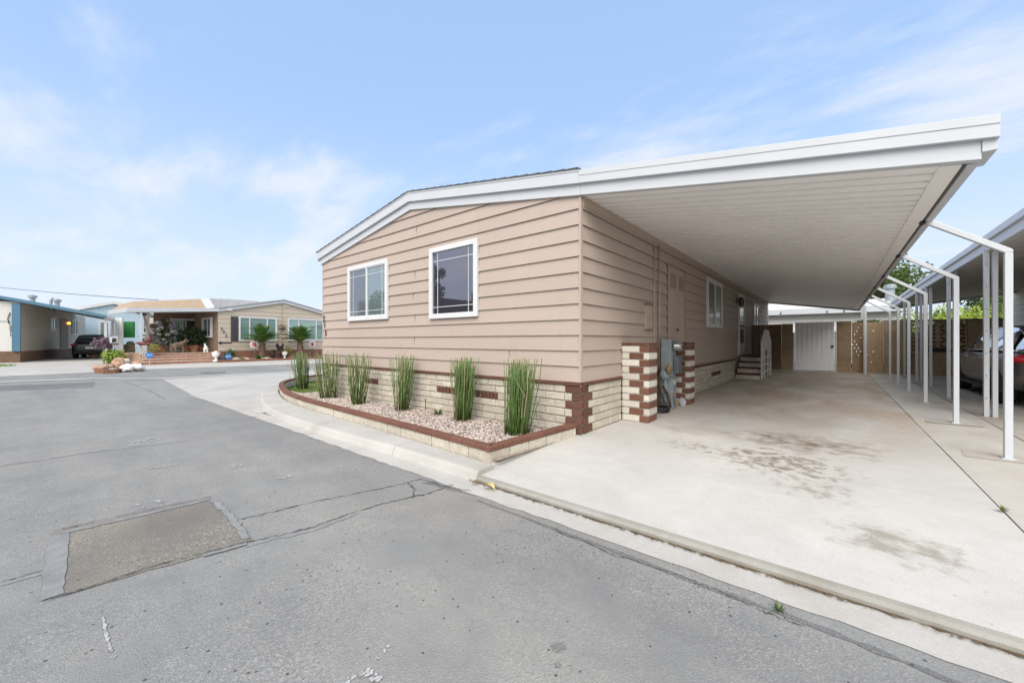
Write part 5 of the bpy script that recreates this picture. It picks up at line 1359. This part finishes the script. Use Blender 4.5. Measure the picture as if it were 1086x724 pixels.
for i in range(30):
    x, z = r.uniform(-.8, .8), r.uniform(-.6, .6)
    b.blob((x, r.uniform(-.1, .1), z), (r.uniform(.1, .24), .1, r.uniform(.1, .26)), i, .4, 7, 5, m=r.randint(0, 3))
o = b.build('hanging_decorations', [URN, BRS, DKL, M('lilac_cloth', (.30, .28, .36), .9, .2)], loc=T.w(T.at(171, 352, 2.2)[0], 2.2, 1.75), rz=HD); tag(o, 'crowded white and brown hanging ornaments at the left of the porch', 'ornaments')
b = MB(); b.tube([(0, 0, 0), (-.12, 0, 1.0), (-.28, 0, 2.1)], [.07, .09, .05], 7); o = b.build('driftwood', M('grey_driftwood', (.30, .25, .20), .9, .2, 10), loc=pw_(160, .6), rz=HD); tag(o, 'upright grey driftwood pole at the left porch corner', 'driftwood')
statue('red and black bird ornament perched on the porch railing', T.w(T.at(155, 360, -.2)[0], -.2, .95), [((0, 0, .1), (.3, .16, .12)), ((.1, 0, .3), (.14, .12, .16)), ((-.25, 0, .16), (.18, .07, .06))], M('dark_red_paint', (.16, .05, .045), .7, .5, 6), 'bird_statue', 'ornament', HD)
potplant('terracotta pot with a small plant on the brick steps by the railing', T.w(T.at(162, 382, -.6)[0], -.6, .4), .55, 8, weedm)

# --- the grey home with blue trim on the far left
HB = R(79); U = Frame(D(20.7, 361.5, 22.0), HB)
bh = thing('manufactured_home', 'grey lap sided home with blue fascia and brown skirting at the left edge', 'house', (U.o[0], U.o[1], 0), HB)
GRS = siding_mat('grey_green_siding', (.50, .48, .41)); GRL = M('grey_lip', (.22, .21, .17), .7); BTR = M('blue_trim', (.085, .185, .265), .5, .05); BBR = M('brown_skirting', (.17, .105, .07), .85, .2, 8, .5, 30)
zc, zsk = U.at(20.7, 320)[1], U.at(20.7, 372.4)[1]
b = lap_wall(0, 18, zsk, zc-.05, .27, .035); b.build('side_siding', [GRS, GRL], bh, rz=R(90))
b = MB(); b.box(-9, .0, zsk, -.01, 18, zc); b.build('front_wall', M('white_panel_wall', (.66, .66, .62), .6, .04), bh)
b = MB(); b.box(-9, -.04, -.15, .03, .0, zsk); b.box(-.01, 0, -.15, .03, 18, zsk); b.build('skirting', BBR, bh)
b = MB(); xa = U.at(13.5, 350)[0]; b.box(xa, -.16, zsk, xa+.30, -.01, zc-.1); b.box(xa+.30, -.10, zsk, -.02, -.01, zc-.06); b.build('corner_panel', BTR, bh)
xg = U.at(0, 338)[0]; b = MB(); b.box(xg-3, -.03, U.at(0, 340)[1]-.04, xg+.75, -.004, U.at(0, 340)[1]+.03); b.build('wall_trim', M('pale_blue_trim', (.42, .52, .55), .6), bh)
for ch, px, py in (('2', 11.2, 347), ('7', 11.3, 351), ('1', 11.4, 355)): x0_, z0_ = U.at(px, py); text(ch, .24, (x0_, -.02, z0_), BLACK, bh, 'house_number')
x0_, z0_ = U.at(10, 338); b = MB(); b.tube([(x0_, -.03, z0_-.3), (x0_-.05, -.05, z0_), (x0_+.03, -.03, z0_+.35)], .02, 6); b.build('wall_scroll', BLACK, bh)
xe, zE = U.at(113.5, 337.0)
zs0 = zc; 
b = MB(); b.prism([(-9, zs0+.5), (-4, zs0+.75), (0.0, zs0), (xe, zE-.02), (xe, zE+.14), (0, zs0+.2), (-4, zs0+.98), (-9, zs0+.7)], -.25, -.18, 'y'); 
b = MB()
for (xa_, za_), (xb_, zb_) in zip([(-9, zs0+.9), (-4.5, zs0+.85), (0, zs0), (xe, zE)], [(-4.5, zs0+.85), (0, zs0), (xe, zE)]):
    b.prism([(xa_, za_-.02), (xb_, zb_-.02), (xb_, zb_+.16), (xa_, za_+.16)], -.25, -.17, 'y')
b.build('blue_fascia', BTR, bh)
b = MB()
for (xa_, za_), (xb_, zb_) in zip([(-9, zs0+.9), (-4.5, zs0+.85), (0, zs0)], [(-4.5, zs0+.85), (0, zs0), (xe, zE)]):
    b.prism([(xa_, za_+.02), (xb_, zb_+.02), (xb_, zb_+.10), (xa_, za_+.10)], -.16, 14, 'y')
b.build('roof', M('grey_roof', (.42, .43, .44), .8, .1), bh)
b = MB(); b.prism([(-.17, zE-.1), (7, zE-.1), (7, zE+.1), (-.17, zE+.1)], xe, xe+.06, 'x'); b.build('carport_side_fascia', M('pinkish_white_fascia', (.62, .58, .55), .6), bh)
for yy in (.0, 3.0, 6.0):
    b = MB(); b.box(xe-.12, yy-.06, -.1, xe, yy+.06, zE); b.build('carport_post', WHITE, bh)
def uside(px, py): # point on the side wall plane (local x = 0)
    nX, nY = U.n; a, c_, e = ray(px, py); ox, oy = U.o[0], U.o[1]; det = a*(-nY)-c_*(-nX); dx, dy = ox-CX, oy-CY
    t = (dx*(-nY)-dy*(-nX))/det; q = (a*dy-c_*dx)/det; return q, H+t*e
def uwin(p0, p1, y0, y1, panes):
    a, zt = uside(p0, y0); c_, _ = uside(p1, y0); zb = uside(p0, y1)[1]
    window(bh, a, c_, zb, zt, R(90), 'slider', .1, panes, grid=False, frame=WHITE2)
uwin(52.5, 58.8, 336, 350.5, (GLASSC, GLASSL)); uwin(75.5, 81, 338, 355, (GLASSC, GLASSL))
a, zt = uside(63, 337); c_, _ = uside(71.5, 337); b = MB(); b.box(a, -.05, zsk+.05, c_, 0, zt); b.build('door', M('brown_door', (.14, .10, .07), .6, .15), bh, rz=R(90))
LAMP = bpy.data.materials.new('amber_lamp'); LAMP.use_nodes = True; LAMP.node_tree.nodes['Principled BSDF'].inputs['Emission Color'].default_value = (1, .42, .04, 1); LAMP.node_tree.nodes['Principled BSDF'].inputs['Emission Strength'].default_value = 1.6; LAMP.node_tree.nodes['Principled BSDF'].inputs['Base Color'].default_value = (.8, .4, .05, 1)
a, zl = uside(70.3, 342.7); b = MB(); b.blob((a, -.14, zl), (.16, .10, .09), 1, .1, 12, 8); lm = b.build('porch_lamp', LAMP, bh, rz=R(90), smooth=True)
b = MB(); b.box(a-.14, -.08, zl+.13, a+.14, 0, zl+.19); b.build('lamp_bracket', BLACK, lm)
for i, (px, py, hh_) in enumerate(((34.5, 321, .45), (54, 324, .4), (60.5, 325, .55))):
    x0_, z0_ = U.at(px, py, 3.0); b = MB(); b.tube([(x0_, 3, z0_-.4), (x0_, 3, z0_+.35)], .07 if i == 1 else .12, 8); b.lathe([(.2, .3), (.2, .42), (.1, .48)], (x0_, 3, z0_), 8) if i != 1 else b.tube([(x0_, 3, z0_+.35), (x0_+.08, 3, z0_+.5)], .05, 6); b.build('roof_vent', STEEL, bh)
car('black suv parked deep under the carport of the grey and blue home', U.w(U.at(98, 378, 4.6)[0], 6.4, 0.02), HB, BLKPAINT, 4.7, 1.92, 1.62)
# --- the pale blue home behind
V = Frame(D(120, 361.5, 38))
vh = thing('manufactured_home', 'pale blue gable fronted home behind the two homes across the street', 'house', (V.o[0], V.o[1], 0), HD)
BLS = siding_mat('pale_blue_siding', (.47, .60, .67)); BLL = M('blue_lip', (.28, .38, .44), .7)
zpk = V.at(120, 323)[1]; xL, zL = V.at(62, 333.5); xR, zR = V.at(152, 335)
zl_ = zL
b = MB(); b.prism([(xL, 0), (xR+3, 0), (xR+3, zR-.5), (xR, zR), (0, zpk), (xL, zl_)], 0, 12, 'y'); b.build('wall', BLS, vh)
b = MB()
for (xa_, za_), (xb_, zb_) in (((xL-.4, zl_-.02), (0, zpk+.05)), ((0, zpk+.05), (xR+3.3, zR-.55))): b.prism([(xa_, za_), (xb_, zb_), (xb_, zb_+.28), (xa_, za_+.28)], -.25, 12.2, 'y')
b.build('roof', M('white_roof_edge', (.66, .66, .64), .7, .06), vh)
a, za_ = V.at(104, 358); c_, zt = V.at(117, 340.5); window(vh, a, c_, za_, zt, 0, 'slider', .16, (GLASSG, GLASSG), grid=False)
# --- things between
GSH = M('green_shade_cloth', (.025, .16, .045), .8, .15, 6, stretch=(6, 6, .5))
def fw(px, py, d): return D(px, py, d)
def card(name, label, cat, px0, px1, py0, py1, d, mat, th_=.12, posts=True):
    p = D((px0+px1)/2, py1, d); s = d/F; wd = (px1-px0)*s; hh_ = (py1-py0)*s
    t = thing(name, label, cat, (p[0], p[1], 0), A); zb = p[2]
    b = MB(); n = max(2, int(wd/.2))
    for i in range(n): b.box(-wd/2+wd*i/n+.01, -th_/2, zb, -wd/2+wd*(i+1)/n-.01, th_/2, zb+hh_)
    b.build('panel', mat, t)
    if posts:
        b = MB()
        for x in (-wd/2, wd/2): b.box(x-.05, -.09, -.15, x+.05, .09, zb+hh_)
        b.build('post', WHITE, t)
card('shade_screen', 'green slatted shade screen between the blue home and porch', 'screen', 130.5, 142.5, 341, 358, 27, GSH, posts=False)
card('shade_screen', 'white upright panel left of the green slatted shade screen', 'screen', 122.5, 130.2, 337, 378, 26, WHITE2, .1, False)
HEDG = leafmat('brown_cactus', (.10, .085, .055), .4, 3, .05)
def shrub(name, label, cat, loc, r, n, s, mat, seed, group=None):
    q = random.Random(seed); b = MB()
    for i in range(n):
        d = Vector((q.gauss(0, 1), q.gauss(0, 1), q.gauss(0, 1))).normalized(); k = q.random()**.4
        p = Vector((d.x*r[0]*k, d.y*r[1]*k, r[2]+d.z*r[2]*k*.98)); a = Vector((q.gauss(0, 1), q.gauss(0, 1), q.gauss(0, 1))).normalized()*s*q.uniform(.6, 1.3); c = a.cross(d).normalized()*s*.45
        b.face([tuple(p-a), tuple(p+c), tuple(p+a), tuple(p-c)])
    o = b.build(name, mat, loc=loc, recalc=False); return tag(o, label, cat, group)
rb_ = thing('cactus', 'brown columnar cactus clump below the green shade screen', 'cactus', G(133, 380, 0)[:2]+(-.05,), 0)
CAC = M('brown_green_cactus', (.115, .09, .06), .9, .35, 5, .6, 20)
r = random.Random(4)
for i in range(7):
    x, y_ = r.uniform(-.6, .6), r.uniform(-.3, .3); hh_ = r.uniform(.9, 1.35); b = MB(); prof = [(.22, 0), (.26, .3), (.25, hh_*.8), (.16, hh_*.97), (.03, hh_)]
    b.lathe(prof, (x, y_, 0), 10); b.build('column', CAC, rb_, smooth=True)
def gloc(px, py, z=0.0): return G(px, py, z)
shrub('shrub', 'bright green leafy shrub beside the rocks by the driveway across the street', 'shrub', gloc(121, 386.5, -.02), (.62, .5, .42), 420, .10, leafmat('bright_shrub', (.20, .30, .06), .35, 5, .3), 1)
pp = shrub('shrub', 'dusky purple leaved plant in front of the black suv', 'plant', (lambda p: (p[0], p[1], .75))(gloc(110, 386, 0)), (.85, .5, .36), 330, .09, leafmat('purple_leaf', (.12, .085, .12), .4, 5, .1), 2)
b = MB(); b.tube([(0, 0, -.8), (.03, 0, -.3), (.1, 0, .3)], .04, 6); b.build('stem', HTB, pp)
rock('large white painted rock at the kerb, right of its twin', gloc(145.5, 392.5, -.05), (.52, .4, .27), WST, 11); rock('large white painted rock at the kerb, left of its twin', gloc(136, 393, -.05), (.5, .4, .26), WST, 12)
rock('rust and cream boulder between the green shrub and white rocks', gloc(126, 390, -.03), (.5, .4, .42), RST, 13); rock('flat rust coloured rock at the left end of the kerbside bed', gloc(106, 391.5, -.03), (.6, .4, .16), RST, 14)
rock('cream faced boulder behind the white painted rocks', gloc(133, 388.5, -.02), (.5, .35, .36), STONE, 15); rock('low brown rock between the flat rust rock and boulder', gloc(116, 390.5, -.03), (.45, .3, .2), RST, 16); rock('dark rust rock at the foot of the porch post', gloc(146, 387, 0), (.5, .35, .2), RST, 17)
kb = thing('brick_planter', 'low brown brick edging round the kerbside rock bed', 'planter')
b = MB()
pts = [Vector(G(px, py, 0)[:2]) for px, py in ((101, 389), (103, 393), (112, 393.5), (122, 393), (130, 391))]
for p, q in zip(pts, pts[1:]):
    n_ = max(1, int((q-p).length/.25))
    for i in range(n_): a_, c_ = p.lerp(q, i/n_), p.lerp(q, (i+1)/n_-.03); b.bar((*a_, 0.0), (*c_, -.04), .12, .16)
b.build('brickwork', RBR, kb)
pk = thing('garden_pot', 'pinkish terracotta pot beside the parked black suv', 'pot', gloc(101, 380, 0)); b = MB(); b.lathe([(.18, 0), (.34, .22), (.38, .42), (.28, .55), (.32, .6), (.25, .6)], n=14); b.build('bowl', M('pink_terracotta', (.50, .27, .20), .8, .15), pk, smooth=True); b = MB(); b.blob((0, 0, .6), (.25, .25, .08), 3, .3); b.build('soil', EARTH, pk)
mb_ = thing('mailbox', 'small white mailbox plaque on a post beside the carport post across the street', 'mailbox', gloc(120.5, 386, 0)); b = MB(); b.bar((0, 0, 0), (0, 0, 1.1), .07, .07); b.build('post', WHITE, mb_); b = MB(); b.box(-.22, -.14, 1.1, .22, .14, 1.42); b.box(-.24, -.16, 1.42, .24, .16, 1.46); b.build('box', WHITE2, mb_, bevel=.02); b = MB(); b.box(-.2, .145, 1.15, .0, .16, 1.35); b.box(.226, -.08, 1.16, .24, .08, 1.36); b.build('emblem', BLACK, mb_)
shrub('grass_tuft', 'green grass verge at the foot of the brown skirting at the left edge', 'grass', G(2, 388, 0)[:2]+(-.08,), (1.2, .5, .07), 500, .06, GRASS, 6)
# power line with its pole outside the frame
ply = thing('power_line', 'single black overhead power line crossing the sky at the left', 'power line')
pA, pB = D(-90, 294, 42), D(168, 318.2, 27.5); b = MB(); pth = []
for i in range(21):
    t = i/20; p = Vector(pA).lerp(Vector(pB), t); p.z -= .35*4*t*(1-t)*.6; pth.append(p)
b.tube(pth, .022, 5); b.build('wire', BLACK, ply)
b = MB(); b.tube([(pA[0], pA[1], -.3), (pA[0], pA[1], pA[2]+.6)], [.17, .12], 10); b.build('pole', M('pole_wood', (.16, .12, .09), .9, .2, 8, .4, 30), ply)

# ------------------------------------------------------------------ trees
BARK = M('tree_bark', (.13, .095, .07), .95, .3, 12, .8, 30)
def tree(label, loc, h, cr, n, s, mat, seed, trunk_h=None, clusters=26, name='tree'):
    t = thing(name, label, 'tree', loc); r = random.Random(seed); th_ = trunk_h or h*.45
    b = MB(); b.tube([(0, 0, -.2), (.05, .03, th_*.5), (0, .05, th_), (.1, 0, h*.8)], [.05*h**.8, .04*h**.8, .03*h**.8, .01*h], 9)
    cs = []
    for i in range(clusters):
        d = Vector((r.gauss(0, 1), r.gauss(0, 1), r.gauss(0, .8))).normalized()*r.random()**.45
        c = Vector((d.x*cr[0], d.y*cr[0], h-cr[1]+d.z*cr[1])); cs.append((c, r.uniform(.22, .42)*cr[0]))
        b.tube([(0, 0, min(th_, max(th_*.6, c.z-1.5))), tuple(c*.5+Vector((0, 0, th_*.5))), tuple(c)], [.016*h, .010*h, .004*h], 5, 0, False)
    b.build('trunk', BARK, t, smooth=True); b = MB()
    for i in range(n):
        c, q = cs[r.randrange(len(cs))]; d = Vector((r.gauss(0, 1), r.gauss(0, 1), r.gauss(0, .8))).normalized()
        p = c+d*q*r.random()**.35; a = Vector((r.gauss(0, 1), r.gauss(0, 1), r.gauss(0, .6))).normalized()*s*r.uniform(.6, 1.3); e = a.cross(Vector((r.gauss(0, 1), r.gauss(0, 1), r.gauss(0, 1)))).normalized()*s*.5
        b.face([tuple(p-a), tuple(p+e), tuple(p+a), tuple(p-e)])
    b.build('crown', mat, t, recalc=False)
LF1 = leafmat('tree_leaf', (.085, .15, .04), .4, 1.2, .25); LF2 = leafmat('yellow_green_foliage', (.30, .40, .07), .35, 2, .4)
p = D(920, 361, 42); tree('broad green tree standing behind the white home beyond the back wall', (p[0], p[1], 0), 10.5, (4.4, 3.6), 9000, .2, LF1, 1)
p = D(1045, 361, 44); tree('mid green tree far behind the breeze block wall', (p[0], p[1], 0), 6.8, (4.0, 2.4), 6000, .22, LF1, 2)
for i, (px, zt, w_, lab) in enumerate(((962, 3.3, .9, 'yellow green bush over the breeze block wall, farthest left behind the post'), (1000, 3.4, 1.2, 'yellow green bush over the breeze block wall, left of the bare post'), (1028, 3.3, 1.1, 'feathery yellow green bush over the breeze block wall above the car mirror'), (1050, 3.5, 1.1, 'yellow green bush over the back wall behind the thick double post'), (1070, 3.9, 1.0, 'darker green bush beside the cream neighbour home'))):
    p = D(px, 361, 21.5); shrub('bush', lab, 'bush', (p[0], p[1], -.1), (w_, w_, zt/2), 1500, .10, LF2 if i < 4 else LF1, 40+i)
shrub('hedge', 'dark green hedge growing close behind the breeze block wall', 'hedge', (5.75, YW+.75, -.1), (1.15, .42, 1.02), 5500, .11, leafmat('dark_hedge', (.05, .08, .025), .4, 2, .15), 60)
shrub('vine', 'small green vine spilling over the top of the pierced block panel', 'vine', (3.55, YW+.1, 1.88), (.42, .12, .08), 220, .05, LF1, 50)
spiky('potted_palm', 'thin dry twigs over the roof gap by the tree', 'plant', D(965, 318, 22)[:2]+(2.3,), 20, .6, .01, HTB, 51) if False else None

# ------------------------------------------------------------------ the street's other side, mirrored in the front windows
ah = thing('manufactured_home', 'brown roofed home over the road, mirrored in the dark front window', 'house', (-21, -15.5, 0))
b = MB(); b.box(-9, -9, -.1, 9, 0, 3.05); b.build('wall', M('tan_stucco', (.30, .25, .2), .8, .1), ah)
b = MB(); b.prism([(-9.6, 3.3), (9.6, 3.0), (9.6, 3.2), (-1, 4.7), (-9.6, 3.5)], -9.5, .5, 'y'); b.build('roof', M('brown_roof', (.16, .09, .06), .9, .2, 4), ah)
b = MB(); b.box(1.2, 0, .9, 3.4, .06, 2.3); wn = b.build('window', WHITE2, ah); b = MB(); b.box(1.35, .062, 1.05, 3.25, .07, 2.15); b.build('pane', GLASSL, wn)
b = MB(); b.tube([(.5, -3, 4), (.5, -3, 5.2)], .14, 8); b.build('chimney', BLACK, ah)
tree('tall dark conifer over the road, mirrored in the dark front window', (-27.7, -19.5, 0), 11.5, (1.5, 5.0), 4500, .2, leafmat('conifer', (.03, .055, .025), .3, 2, .1), 7, 1.5, 50)
tree('round green tree over the road, mirrored in the sliding front window', (-38, -20, 0), 6.2, (2.8, 2.6), 4000, .22, LF1, 8)
